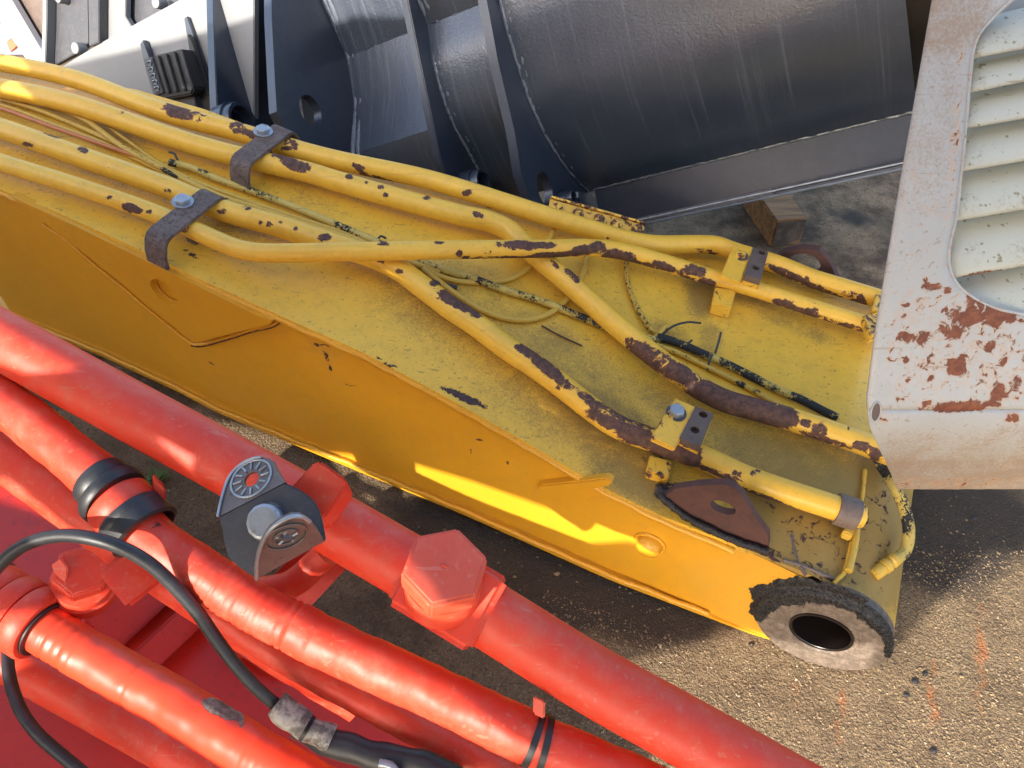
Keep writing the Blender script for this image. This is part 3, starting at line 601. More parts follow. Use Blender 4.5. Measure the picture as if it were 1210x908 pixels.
# ---- block clamps near the tip
def blk(corners, h, th, mat, name, **kw): return prism(name, [arm(x, y, h) for x, y in corners], (0, 0, -th), mat, arm_o, .0022, **kw)
c1 = blk([(798, 470), (826, 482), (797, 530), (768, 517)], .068, .011, 'yellow_pipe_paint', 'clamp_plate', spots=[(772, 520, 20, 3, 25, .8)], basew=.12)
hexhead('bolt', arm(799, 488, .0685), (0.05, -.05, 1), .0135, .011, 'zinc', c1, rot=.2, washer=.0175, wmat='dark_steel', spots=None)
def sock(name, px_list, h, corners, par_h):
    top = [arm(x, y, h) for x, y in corners]; holes = []
    for (x, y) in px_list:
        c = arm(x, y, h); c = c - ZUP*0; n = np.cross(top[1]-top[0], top[2]-top[0]); n /= np.linalg.norm(n); c = c - n*np.dot(c-top[0], n)
        u = np.cross(n, [0, 1, 0]); u /= np.linalg.norm(u); v = np.cross(n, u); holes.append(ellipse3(c, u*.0075, v*.0075, 16))
    # make the outline exactly planar
    n = np.cross(top[1]-top[0], top[2]-top[0]); n /= np.linalg.norm(n); top = [p - n*np.dot(p-top[0], n) for p in top]
    o = holed(name, top, holes, (0, 0, -.014), 'brown_steel', arm_o)
    base = prism('clamp_pad', [p+np.array([0, 0, -.0145]) for p in top], (0, 0, -.012), 'yellow_pipe_paint', o, .001, basew=.3)
    for (x, y) in px_list: ringtube('screw', arm(x, y, h-.008), ZUP, [(.0, .0), (.0062, 0), (.0062, -.006), (0, -.006)], 'rusty_steel', o, 16, close=False)
    return o
sock('socket_block', [(831, 490), (821, 508)], .070, [(822, 480), (843, 489), (827, 528), (803, 517)], 0)
blk([(768, 537), (794, 545), (790, 565), (763, 556)], .022, .022, 'yellow_pipe_paint', 'clamp_base', basew=.3)
c2 = blk([(868, 286), (892, 293), (874, 334), (851, 326)], .068, .011, 'yellow_pipe_paint', 'clamp_plate', spots=[(872, 302, 10, 6, 0, .9), (868, 322, 4, 4, 0, .8)], basew=.15)
hexhead('bolt', arm(875, 302, .0685), (0, 0, 1), .011, .006, 'yellow_pipe_paint', c2, rot=.2, washer=.0165, wmat='brown_steel', basew=.45)
sock('socket_block', [(900, 299), (893, 317)], .070, [(890, 292), (908, 298), (899, 331), (879, 325)], 0)
blk([(845, 339), (870, 343), (864, 364), (841, 358)], .030, .030, 'yellow_pipe_paint', 'clamp_base', basew=.25)
c3 = blk([(1020, 372), (1040, 368), (1044, 392), (1028, 398)], .062, .02, 'yellow_pipe_paint', 'clamp_plate', basew=.4)
blk([(1036, 346), (1050, 350), (1046, 372), (1030, 366)], .060, .03, 'yellow_pipe_paint', 'clamp_base', basew=.35)
# nut strip on the far edge
def strip():
    a, b = arm(648, 246, .012), arm(760, 277, .012); d = b-a; L = np.linalg.norm(d); d /= L; up = np.cross(d, T_); up = np.array([0, 0, 1.0]); fw = np.cross(up, d); fw /= np.linalg.norm(fw)
    up = np.cross(d, fw); up = up*np.sign(up[2])
    nn = fw*np.sign(np.dot(fw, -W_))            # faces the camera
    up = up*.62-nn*.78; up /= np.linalg.norm(up); nn = np.cross(d, up); nn = nn*np.sign(nn[2])
    face = [a-up*.010, b-up*.010, b+up*.020, a+up*.020]
    o = prism('nut_strip', face, -nn*.006, 'yellow_pipe_paint', arm_o, .001, basew=.3, spots=[(700, 262, 20, 8, 0, .8)])
    prism('strip_flange', [a+up*.0205-nn*.012, b+up*.0205-nn*.012, b+up*.0205+nn*.006, a+up*.0205+nn*.006], up*.005, 'yellow_pipe_paint', o, .001, basew=.42)
    for k in (.08, .30, .52, .70, .92): hexhead('nut', a+d*L*k+up*.004+nn*.001, nn, .0125, .008, 'yellow_pipe_paint', o, rot=k*3, basew=.45 if k not in (.52,) else .6)
strip()
# end clamp of the lower pipe
ec = arm(1000, 605, .031); ed = arm(1003, 606, .031)-arm(940, 585, .031); ed /= np.linalg.norm(ed)
ringtube('pipe_band', ec, ed, [(.0206, -.017), (.0255, -.017), (.0262, -.014), (.0262, .014), (.0255, .017), (.0206, .017)], 'brown_steel', arm_o, 32)
ringtube('pipe_plug', ec+ed*.017, ed, [(.0, .012), (.017, .011), (.0215, .005), (.0215, -.002)], 'yellow_pipe_paint', arm_o, 24, close=False, basew=.4)
blk([(996, 628), (1008, 633), (1018, 604), (1010, 598)], .02, .02, 'yellow_hose_cover', 'clamp_tab', basew=.2)
# lifting eyes
def eye(pts, hc_, rx, ry, t, th, mat, cap):
    pl_ = [side(x, y, t) for x, y in pts]; c = side(*hc_, t)
    return holed(cap, pl_, [[c+S_*rx*math.cos(a)+ZUP*ry*math.sin(a) for a in np.linspace(0, 2*math.pi, 25)[:-1]]], T_*th, mat, arm_o, basew=.15)
e1 = eye([(784, 588), (797, 578), (826, 574), (856, 573), (868, 577), (877, 586), (891, 610), (908, 634), (908, 647), (895, 649), (860, 635), (818, 615)], (854, 600), .020, .015, .012, .013, 'rusty_steel', 'lifting_eye')
eye([(885, 345), (895, 330), (908, 312), (925, 299), (948, 294), (968, 297), (980, 310), (992, 336), (1000, 352), (950, 362)], (950, 314), .034, .030, .715, .02, 'rusty_steel', 'lifting_eye')
tube('weld_seam', [side(778, 584, .008), side(800, 604, .006), side(830, 622, .004), side(870, 640, .004), side(908, 652, .004)], .006, 'tar_lump', arm_o, n=10, jit=.004, jsc=120)
tube('weld_seam', [arm(775, 578, .004), arm(783, 582, .005), arm(795, 588, .005)], .009, 'tar_lump', arm_o, n=10, jit=.006, jsc=120)
# thin lines lying on the top plate
YH = 'yellow_hose_cover'
def line(name, pts, r, mat, **kw): return tube(name, [arm(x, y, h) for x, y, h in pts], r, mat, arm_o, n=12, step=.005, **kw)
line('thin_hose', [(-60, 98, .03), (0, 109, .02), (43, 121, .016), (99, 141, .014), (142, 172, .014), (185, 196, .013), (225, 216, .010), (260, 232, .009), (300, 245, .009), (350, 262, .009), (400, 278, .008), (440, 292, .008), (490, 312, .008), (520, 322, .007)], .0062, YH, basew=.1, spots=[(160, 180, 30, 3, 35, .7), (200, 205, 14, 4, 30, .95), (260, 232, 40, 3, 20, .6)])
line('thin_hose', [(-60, 105, .02), (0, 117, .012), (50, 132, .010), (116, 160, .008), (170, 186, .007), (215, 212, .007), (250, 232, .007), (300, 254, .007), (350, 270, .007), (420, 294, .007), (470, 310, .007)], .0055, YH, basew=.1)
line('thin_hose', [(-60, 113, .01), (0, 124, .008), (60, 146, .007), (116, 167, .006), (165, 190, .006), (215, 216, .006), (250, 240, .006), (320, 262, .006), (380, 282, .006)], .0048, YH, basew=.15)
line('salmon_hose', [(-60, 112, .02), (0, 128, .016), (66, 152, .013), (132, 175, .011), (162, 186, .010), (190, 200, .007)], .0042, 'salmon_hose_cover')
PH = 'peeling_hose_cover'
line('thin_hose', [(215, 208, .008), (250, 222, .007), (300, 240, .007), (350, 257, .007), (400, 273, .006), (440, 288, .006), (480, 302, .006)], .0040, YH, basew=.2)
line('thin_hose', [(255, 236, .006), (300, 257, .006), (345, 270, .006), (395, 287, .006), (430, 298, .006)], .0036, 'black_rubber')
line('thin_hose', [(0, 106, .018), (60, 118, .015), (110, 138, .012), (150, 166, .011), (190, 194, .010), (230, 214, .008)], .0036, YH, basew=.3)
line('scraped_wire', [(640, 385, .004), (660, 396, .004), (688, 409, .004)], .0016, 'rusty_steel')
line('sheathed_cable', [(200, 192, .016), (225, 198, .014), (250, 209, .012), (300, 227, .011), (350, 246, .011), (400, 267, .010), (440, 284, .010), (480, 303, .010), (520, 318, .010), (555, 328, .010), (600, 344, .010), (640, 356, .010), (680, 372, .010), (715, 386, .010), (750, 398, .010), (780, 402, .010)], .0072, PH, basew=.42, spots=[(205, 192, 8, 8, 0, .95), (553, 330, 5, 5, 0, .9), (645, 358, 5, 6, 0, .9), (380, 262, 12, 3, 30, .6), (700, 384, 20, 5, 20, .6)])
line('sheathed_cable', [(776, 398, .012), (800, 405, .012), (830, 418, .011), (860, 431, .011), (890, 446, .011), (920, 461, .011), (950, 474, .012), (975, 487, .013), (990, 494, .013)], .0080, PH, basew=.46, spots=[(790, 404, 26, 8, 20, 1.0), (965, 485, 34, 9, 25, .95), (900, 452, 30, 5, 25, .9)])
line('thin_hose', [(540, 341, .006), (500, 330, .005), (480, 318, .006), (455, 300, .006)], .0055, 'black_rubber', basew=0)
line('thin_hose', [(655, 270, .012), (648, 285, .011), (636, 305, .008), (618, 322, .007), (595, 332, .006), (560, 334, .006), (530, 330, .006), (505, 320, .006)], .0052, YH, basew=.1)
line('thin_hose', [(694, 298, .010), (692, 312, .009), (684, 334, .008), (670, 354, .008), (650, 370, .007), (625, 378, .007), (600, 377, .007), (572, 368, .007), (545, 352, .007), (520, 334, .007), (500, 318, .007)], .0056, YH, basew=.1)
line('thin_hose', [(740, 300, .012), (740, 320, .010), (743, 340, .009), (750, 358, .008), (758, 374, .008), (768, 388, .008), (780, 398, .008)], .0052, YH, basew=.42)
line('thin_hose', [(775, 408, .008), (800, 417, .007), (830, 431, .007), (860, 446, .007), (885, 459, .007), (910, 473, .007), (930, 484, .007)], .0055, YH, basew=.32, spots=[(876, 455, 5, 5, 0, 1), (895, 463, 6, 3, 0, .9)])
for pts in ([(783, 395, .012), (795, 386, .02), (812, 381, .024), (828, 382, .02)], [(845, 418, .008), (849, 405, .02), (852, 393, .03)], [(836, 438, .006), (838, 428, .015), (841, 420, .022)], [(808, 414, .008), (813, 406, .02), (818, 402, .026)], [(200, 180, .02), (206, 182, .026), (210, 190, .02)], [(446, 284, .012), (450, 279, .016), (456, 282, .014)]):
    line('cable_tie', pts, .0022, 'black_rubber')
line('cable_tie', [(775, 398, .010), (781, 392, .016), (787, 386, .016), (790, 392, .01)], .004, YH)
# hose round the end and its fitting
hp = [arm(1035, 541, .016), arm(1050, 560, .014), wst(.035, .24, .235), wst(.062, .17, .20), wst(.070, .11, .175), wst(.066, .08, .165)]
hp = [arm(1032, 536, .014), arm(1045, 556, .012)] + [pt(x, y, d) for x, y, d in ((1060, 580, 1.285), (1070, 605, 1.27), (1074, 630, 1.26), (1070, 650, 1.25), (1058, 662, 1.235))]
tube('end_hose', hp, .0095, PH, arm_o, n=14, step=.005, basew=.42, spots=[(1072, 620, 10, 18, 0, .9), (1050, 560, 20, 8, 60, .8)])
fa, fb = pt(1058, 661, 1.235), pt(1036, 677, 1.225); fd = fb-fa; fl = np.linalg.norm(fd)
ringtube('hose_fitting', fa, fd, [(.0, -.002), (.010, -.002), (.011, .008), (.009, .010), (.009, .014), (.0115, .016), (.0115, fl*.62), (.009, fl*.64), (.009, fl*.7), (.0105, fl*.72), (.0105, fl*1.15), (.008, fl*1.2), (0, fl*1.2)], 'yellow_hose_cover', arm_o, 20, close=False, basew=.2)
tube('grease_pipe', [arm(1012, 625, .005), arm(1009, 650, .006), arm(1003, 675, .006)], .006, 'yellow_hose_cover', arm_o, n=12, jit=.001, basew=.25)
# ================================================================== CHARCOAL ATTACHMENT (drum, ribs and lip)
buc = thing('steel_attachment', 'glossy charcoal steel attachment with curved drum and upright rib plates behind the arm', 'machine part', tuple(gnd(640, 250)))
A_ = np.array([.87, -.25, .42]); A_ /= np.linalg.norm(A_)
E_ = np.cross(ZUP, A_); E_ /= np.linalg.norm(E_); N_ = np.cross(A_, E_)
OA = pt(628, 238, 1.72)
EE = E_*.25+N_*.46; EE /= np.linalg.norm(EE); FN = np.cross(A_, EE)
def onF(x, y, off=0.0): return pl(x, y, OA + FN*off, FN)
if np.dot(FN, W_) < 0: FN = -FN                         # FN points away from the camera, into the attachment
def kof(P): return np.dot(P-OA, A_)
def onk(x, y, k): return pl(x, y, OA+A_*k, A_)
def rib(k, px, th, name='rib_plate', mat='charcoal_paint', hole=None, **kw):
    pts = [onk(x, y, k) for x, y in px]
    if hole:
        c = onk(hole[0], hole[1], k); hs = [[c+N_*hole[2]*math.cos(a)+E_*hole[2]*math.sin(a) for a in np.linspace(0, 2*math.pi, 29)[:-1]]]
        return holed(name, pts, hs, -A_*th, mat, buc)
    return prism(name, pts, -A_*th, mat, buc, .002)
kA = 0.0; kB = kof(onF(530, 205)); kC = kof(onF(325, 99)); kD = kof(onF(253, 90))
jA = [(590, 0), (598, 33), (611, 76), (628, 126), (651, 172), (674, 205), (694, 225)]
jB = [(488, -40), (494, 0), (507, 30), (514, 80), (532, 139), (555, 182), (572, 212), (596, 235)]
jC = [(352, -90), (382, 0), (411, 68), (420, 123), (417, 183), (424, 205), (440, 232)]
def coords(P): v = P-OA; return np.array([v@A_, v@E_, v@N_])
cA = [coords(onk(x, y, kA))[1:] for x, y in jA]
# continue the drum circle upwards and round the far side
def fitc(pts):
    A = np.array([[2*p[0], 2*p[1], 1] for p in pts]); b = np.array([p[0]**2+p[1]**2 for p in pts]); s_ = np.linalg.lstsq(A, b, rcond=None)[0]
    return s_[0], s_[1], math.sqrt(s_[2]+s_[0]**2+s_[1]**2)
cx_, cy_, cr_ = fitc(cA)
a0 = math.atan2(cA[0][1]-cy_, cA[0][0]-cx_); a0 = a0 % (2*math.pi)
more = [(cx_+cr_*math.cos(a), cy_+cr_*math.sin(a)) for a in np.linspace(a0-2.4, a0, 30)[:-1]]
fine = catmull([np.array([p[0], p[1], 0]) for p in cA], .012)[:, :2]
profA = more + [tuple(p) for p in fine]
PR = [(1083, 127)]
# far right station of the drum
lo, hi = 0, 2.0
for _ in range(40):
    m = (lo+hi)/2
    if proj(onk(694, 225, kA)+A_*m)[0] > 1083: hi = m
    else: lo = m
kR = lo
def shell(name, prof, k0, k1, mat, step=.02, th=.012, skew=0.0):
    V = []; Fc = []; wr = []; dr = []; n = max(2, int((k1-k0)/step)); m = len(prof)
    L = [0]
    for i in range(1, m): L.append(L[-1]+math.hypot(prof[i][0]-prof[i-1][0], prof[i][1]-prof[i-1][1]))
    for i in range(n+1):
        k = k0+(k1-k0)*i/n
        for j, (e, q) in enumerate(prof):
            V.append(OA+A_*k+E_*e+N_*q); wr.append(k+.05*L[j]); dr.append(L[j])
    for i in range(n):
        for j in range(m-1): Fc.append((i*m+j, i*m+j+1, (i+1)*m+j+1, (i+1)*m+j))
    o = build(name, V, Fc, mat, buc, True, wr, dr); autosmooth(o, 25)
    md = o.modifiers.new('thick', 'SOLIDIFY'); md.thickness = th; md.offset = 0
    return o
shell('drum_shell', profA, .003, kR, 'streaked_charcoal_paint')
cB = [tuple(coords(onk(x, y, kB))[1:]) for x, y in jB]
bB = [tuple(p) for p in catmull([np.array([p[0], p[1], 0]) for p in cB[2:]], .012)[:, :2]]
shell('drum_shell', [(cB[0][0]+.5, cB[0][1]+.35)] + cB[:2] + bB, kB, kA-.02, 'streaked_charcoal_paint')
cC = [tuple(coords(onk(x, y, kC))[1:]) for x, y in jC]
shell('facet_plate', [(cC[0][0]+.4, cC[0][1]+.3)]+cC, kC, kB-.02, 'streaked_charcoal_paint')
shell('facet_plate', [(cC[0][0]+.4, cC[0][1]+.3)]+cC, kD, kC-.02, 'charcoal_paint')
rib(kA, [(560, -90), (575, 0), (589, 75), (608, 155), (616, 205), (628, 238), (655, 262), (700, 262), (712, 244)] + jA[::-1] + [(585, -90)], .021, hole=(644, 223, .040))
rib(kB, [(462, -90), (482, 0), (500, 90), (519, 180), (527, 206), (550, 240), (600, 262), (610, 245)] + jB[::-1], .019)
rib(kC, [(320, -90), (321, 20), (325, 99), (327, 132), (333, 144), (352, 190), (380, 230), (455, 250)] + jC[::-1], .026, hole=(367, 131, .041))
rib(kD, [(249, -90), (252, 0), (254, 70), (257, 141), (266, 180), (300, 210), (360, 220), (350, 130), (345, 60), (320, -40), (310, -90)], .028)
# welds along the junctions
for k, j, r in ((kA, jA, .007), (kB, jB, .007), (kC, jC, .009)):
    pts = [onk(x, y, k)+A_*.004 for x, y in j]
    tube('weld_seam', pts, r, 'weld_bead_paint', buc, n=10, jit=.0025, jsc=110)
    tube('weld_seam', [p+A_*r*2.0 for p in pts], r*.8, 'weld_bead_paint', buc, n=10, jit=.0025, jsc=110)
tube('weld_seam', [onk(411, 68, kC)+A_*(kB-.03-kC)*f for f in (0.02, .5, .98)], .006, 'charcoal_paint', buc, n=8, jit=.003, jsc=120)
tube('weld_seam', [onk(420, 123, kC)+A_*(kB-.03-kC)*f for f in (0.02, .5, .98)], .003, 'zinc', buc, n=8, jit=.001, jsc=120)
tube('weld_seam', [onk(507, 30, kB)+A_*(kA-.03-kB)*f for f in (0.02, .5, .98)], .006, 'charcoal_paint', buc, n=8, jit=.003, jsc=120)
# pin collars on the rib faces
def collar(px, k, r, ln, **kw):
    c = onk(px[0], px[1], k)
    ringtube('pin_collar', c, A_, [(r*.62, -.004), (r*.62, ln*.5), (r*.7, ln*.5), (r*.7, ln), (r*.86, ln), (r*.9, ln*.9), (r*.9, ln*.62), (r, ln*.6), (r, -.004)], 'charcoal_paint', buc, 36)
collar((268, 150), kD, .055, .06); collar((551, 222), kB, .038, .05); collar((663, 238), kA, .022, .035)
hexhead('bolt', onk(668, 236, kA)+A_*.02, A_, .014, .02, 'charcoal_paint', buc)
# lip under the drum
p1 = coords(onk(694, 225, kA))[1:]; q1 = coords(onk(1083, 127, kR))[1:]; 
q1p = OA+A_*kR+E_*q1[0]+N_*q1[1]; c_ = 0.01
while proj(q1p-EE*c_)[1] < 184: c_ += .002
dv = -np.array([EE@E_, EE@N_])*c_
d1 = dv/np.linalg.norm(dv); nrm = np.array([-d1[1], d1[0]]); 
if np.dot(E_*nrm[0]+N_*nrm[1], W_) > 0: nrm = -nrm
def lipp(e, q, k): return OA+A_*k+E_*e+N_*q
lp = [p1+nrm*.004, p1+dv+nrm*.004, p1+dv-nrm*.012, p1-nrm*.012]
prism('lip_plate', [lipp(*p, .02) for p in lp], A_*(kR-.02), 'charcoal_paint', buc, .0015)
lp2 = [p1+dv*.97+nrm*.028, p1+dv*1.10+nrm*.030, p1+dv*1.10-nrm*.02, p1+dv*.97-nrm*.02]
prism('lip_bar', [lipp(*p, .06) for p in lp2], A_*(kR*.52), 'charcoal_paint', buc, .003)
lp3 = [p1+dv*.99+nrm*.022, p1+dv*1.16+nrm*.024, p1+dv*1.16-nrm*.02, p1+dv*.99-nrm*.02]
prism('lip_bar', [lipp(*p, .06+kR*.52) for p in lp3], A_*(kR*.42), 'charcoal_paint', buc, .003)
tube('worn_edge', [lipp(*(p1+dv*1.02+nrm*.030), k) for k in np.linspace(.07, kR-.02, 20)], .0022, 'zinc', buc, n=8, jit=.001, jsc=60)
tube('worn_edge', [lipp(*(p1+dv*1.14+nrm*.028), k) for k in np.linspace(.07, kR-.02, 20)], .0028, 'weld_bead_paint', buc, n=8, jit=.001, jsc=60)
tube('weld_seam', [lipp(*(p1+nrm*.006), k) for k in np.linspace(.02, kR-.005, 30)], .0055, 'zinc', buc, n=8, jit=.003, jsc=130)
# inner dark collar beyond the drum's end
sm = [(cx_+cr_*.9*math.cos(a), cy_+cr_*.9*math.sin(a)) for a in np.linspace(a0-2.4, a0+1.25, 40)]
shell('inner_collar', sm, kR-.01, kR+.5, 'bore_dark')
# pale base plate left of the ribs, with stiffeners and a rubber stop block
bas = thing('base_frame', 'pale grey steel base frame with black rubber stop, left of the charcoal ribs', 'machine part', tuple(gnd(150, 60)))
OFF = .10
def fp(x, y, off=OFF): return onF(x, y, off)
def fplate(name, px, off, th, mat, parent=bas, bevel=.002, **kw): return prism(name, [fp(x, y, off) for x, y in px], FN*th, mat, parent, bevel, **kw)
fplate('web_plate', [(60, 84), (74, 78), (120, 50), (210, 1), (290, -50), (300, -50), (300, 210), (200, 210), (60, 150)], OFF, .02, 'pale_grey_paint')
fplate('stiffener', [(217, 22), (221, 19), (247, 92), (248, 150), (238, 150)], OFF-.012, .010, 'charcoal_paint')
fplate('stiffener', [(221, 40), (226, 46), (250, 120), (250, 160), (236, 160)], OFF-.028, .014, 'black_rubber')
fplate('stiffener', [(165, 52), (169, 47), (181, 80), (188, 112), (182, 118), (172, 84)], OFF-.02, .018, 'charcoal_paint')
sb_ = fplate('rubber_stop', [(170, 72), (181, 66), (214, 58), (229, 104), (226, 112), (193, 118), (184, 114)], OFF-.07, .05, 'black_rubber', bevel=.004)
for i in range(4):
    x0 = 183+i*9.5; prism('rubber_rib', [fp(x, y, OFF-.078) for x, y in ((x0, 67-i*2.2), (x0+4, 66-i*2.2), (x0+17, 110-i*1.8), (x0+13, 111-i*1.8))], FN*.01, 'black_rubber', sb_, .002)
prism('cast_face', [fp(x, y, OFF-.076) for x, y in ((169, 71), (179, 67), (193, 110), (183, 113))], FN*.01, 'dark_steel', sb_, .002)
for i in range(5):        # worn raised characters cast along the face, unreadable but present
    y0 = 74+i*7.5; x0 = 173+i*2.3
    tube('cast_mark', [fp(x0, y0, OFF-.078), fp(x0+5, y0-2, OFF-.078), fp(x0+5, y0+2, OFF-.078), fp(x0+1, y0+4, OFF-.078), fp(x0+6, y0+3.5, OFF-.078)], .0022, 'zinc', sb_, n=6)
fplate('bracket', [(200, 118), (228, 108), (232, 128), (210, 132)], OFF-.05, .03, 'dark_steel')
fplate('stiffener', [(52, -60), (103, -60), (104, 0), (105, 50), (92, 62), (52, 84)], OFF+.03, .02, 'dark_steel')
fplate('edge_strip', [(50, -60), (56, -60), (55, 30), (53, 84), (48, 84), (50, 20)], OFF+.0, .05, 'pale_grey_paint')
fplate('edge_strip', [(103, -60), (117, -60), (117, 50), (105, 55)], OFF-.01, .06, 'dark_steel')
fplate('web_plate', [(117, -60), (149, -60), (148, 20), (158, 36), (117, 58)], OFF+.02, .02, 'pale_grey_paint')
fplate('dark_plate', [(146, -60), (230, -60), (215, 2), (155, 34), (147, 20)], OFF+.05, .02, 'dark_steel')  # dark steel plate set behind the pale web plates
for (x, y, r) in ((79, -1, .014), (99, 58, .016), (194, 5, .014)):
    ringtube('boss', fp(x, y, OFF+.03), -FN, [(.0, .03), (r, .03), (r*1.1, .024), (r*1.1, 0)], 'pale_grey_paint', bas, 24, close=False)
# farther left: brown panel with a white brace
fr = thing('trailer_frame', 'brown spotted steel panel with a white diagonal brace at the far left corner', 'frame', tuple(gnd(20, 30)))
prism('panel', [fp(x, y, .30) for x, y in ((-30, -60), (60, -60), (60, 100), (40, 72), (-12, 0))], FN*.02, 'brown_steel', fr, .002)
prism('brace', [fp(x, y, .26) for x, y in ((-30, -42), (-12, -42), (53, 68), (53, 90), (33, 74), (-30, -18))], FN*.03, 'white_paint', fr, .003, basew=-.3)
br = prism('brick', [pt(x, y, 2.75) for x, y in ((6, 50), (17, 43), (24, 52), (12, 64))], (.02, .12, 0), 'brick_red', None, .004); br['label'] = 'orange brick lying behind the white diagonal brace in the top left corner'; br['category'] = 'brick'
tp_ = prism('tarpaulin', [pt(x, y, 2.95) for x, y in ((-60, 20), (-5, 20), (40, 64), (60, 110), (-60, 110))], (.0, .03, -.03), 'blue_cloth', None, .004); tp_['label'] = 'pale blue tarpaulin glimpsed behind the white brace, top left corner'; tp_['category'] = 'tarpaulin'
# ---- wooden block under the lip
gb = gnd(945, 290); up = ZUP
wx = np.array([.93, -.2, 0]); wx /= np.linalg.norm(wx); wy = np.cross(ZUP, wx)
b0 = gnd(946, 291); wl = gnd(925, 262)-b0; 
d_t = np.array([.75, .66, 0]); d_t /= np.linalg.norm(d_t)
def topz(x, y, z): return gnd(x, y, z)
HZ = .085
ft = [topz(917, 236, HZ), topz(941, 262, HZ), topz(966, 232, HZ), topz(958, 222, HZ)]
wo = thing('timber_block', 'weathered brown timber block propping the lip of the charcoal attachment', 'timber', tuple(gnd(945, 280)))
bt = gnd(946, 291); 
c_top = [gnd(x, y, HZ) for x, y in ((918, 262), (955, 258), (952, 228), (915, 236))]
fa_ = c_top[1]-c_top[0]; fa_[2] = 0; fl_ = np.linalg.norm(fa_); fa_ /= fl_; ba_ = np.cross(ZUP, fa_)
pts = [c_top[0], c_top[0]+fa_*fl_, c_top[0]+fa_*fl_+ba_*.20, c_top[0]+ba_*.20]
prism('timber_beam', pts, (0, 0, -HZ), 'wood', wo, .004)
prism('end_grain', [p-ba_*.002 for p in (c_top[0]+fa_*.004-ZUP*.004, c_top[0]+fa_*(fl_-.004)-ZUP*.004, c_top[0]+fa_*(fl_-.006)-ZUP*(HZ-.018), c_top[0]+fa_*(fl_*.5)-ZUP*(HZ-.004), c_top[0]+fa_*.006-ZUP*(HZ-.004))], ba_*.0015, 'wood_end', wo)
# ================================================================== WHITE LOUVRED GUARD
gd = thing('louvred_guard', 'rust spotted white engine cowl with curved cream louvres hanging at the right', 'machine cover', tuple(pt(1120, 480, .85)))
GT = math.radians(61); q_ = np.array([0, math.cos(GT), math.sin(GT)]); gn = np.cross(R_, q_)
GP = pt(1030, 486, .85)
if np.dot(gn, W_) < 0: gn = -gn                        # away from the camera
def gp(x, y, off=0.0): return pl(x, y, GP+gn*off, gn)
wG = [(1127, 30, 5, 60, 0, .0)]
wG = [(1140, 405, 60, 60, 0, .66), (1090, 430, 50, 50, 0, .62), (1180, 440, 50, 40, 0, .66), (1085, 370, 40, 40, 0, .60), (1085, 250, 30, 100, 0, .5), (1128, 150, 8, 130, 4, .62), (1093, 336, 9, 10, 30, .9), (1110, 338, 7, 4, 0, .9), (1118, 343, 7, 4, 0, .9), (1075, 361, 6, 4, 0, .9), (1110, 367, 6, 3, 0, .85), (1117, 386, 7, 6, 0, .9), (1127, 394, 9, 8, 0, 1.0), (1089, 402, 7, 9, 60, .95), (1061, 396, 5, 4, 0, .9), (1070, 396, 6, 5, 0, .9), (1056, 410, 6, 3, 0, .8), (1072, 424, 6, 4, 0, .9), (1052, 422, 4, 3, 0, .85), (1070, 450, 5, 3, 0, .9), (1062, 471, 5, 5, 0, .9),
      (1130, 432, 11, 13, 50, 1.05), (1137, 442, 8, 5, 0, .9), (1158, 430, 6, 4, 0, .8), (1167, 413, 6, 4, 0, .9), (1188, 398, 12, 5, 0, .8), (1160, 392, 6, 5, 0, .8), (1178, 463, 10, 9, 130, 1.0), (1200, 468, 5, 4, 0, .9), (1206, 448, 5, 4, 0, .8), (1099, 449, 8, 3, 0, .85), (1128, 481, 38, 7, -3, 1.0), (1165, 477, 20, 3, 0, .9), (1094, 477, 6, 5, 0, .9), (1090, 485, 4, 4, 0, .85), (1160, 376, 40, 8, 0, 1.05), (1180, 366, 26, 12, 25, 1.1), (1150, 352, 9, 16, 40, .95), (1200, 378, 22, 6, 0, .9), (1143, 372, 16, 7, 0, 1.0), (1123, 312, 4, 12, -10, .9), (1040, 488, 5, 12, 0, .8), (1043, 497, 6, 4, 0, .8), (1133, 170, 2, 60, 5, .6), (1119, 300, 3, 10, 0, .8),
      (1100, 360, 14, 6, 0, .66), (1150, 410, 30, 10, 0, .6), (1195, 495, 10, 6, 0, .9), (1240, 430, 20, 14, 0, .9), (1260, 470, 24, 8, 0, .9)]
outer = [(1113, -60), (1104, -12), (1094, 45), (1081, 120), (1064, 215), (1049, 305), (1034, 395), (1024, 470), (1025, 484), (1340, 484), (1340, -60)]
inner = [(1210, -12), (1180, 14), (1156, 42), (1149, 62), (1144, 110), (1139, 170), (1134, 215), (1130, 255), (1122, 290), (1121, 312), (1130, 335), (1150, 352), (1178, 365), (1210, 372), (1300, 372), (1300, -12)]
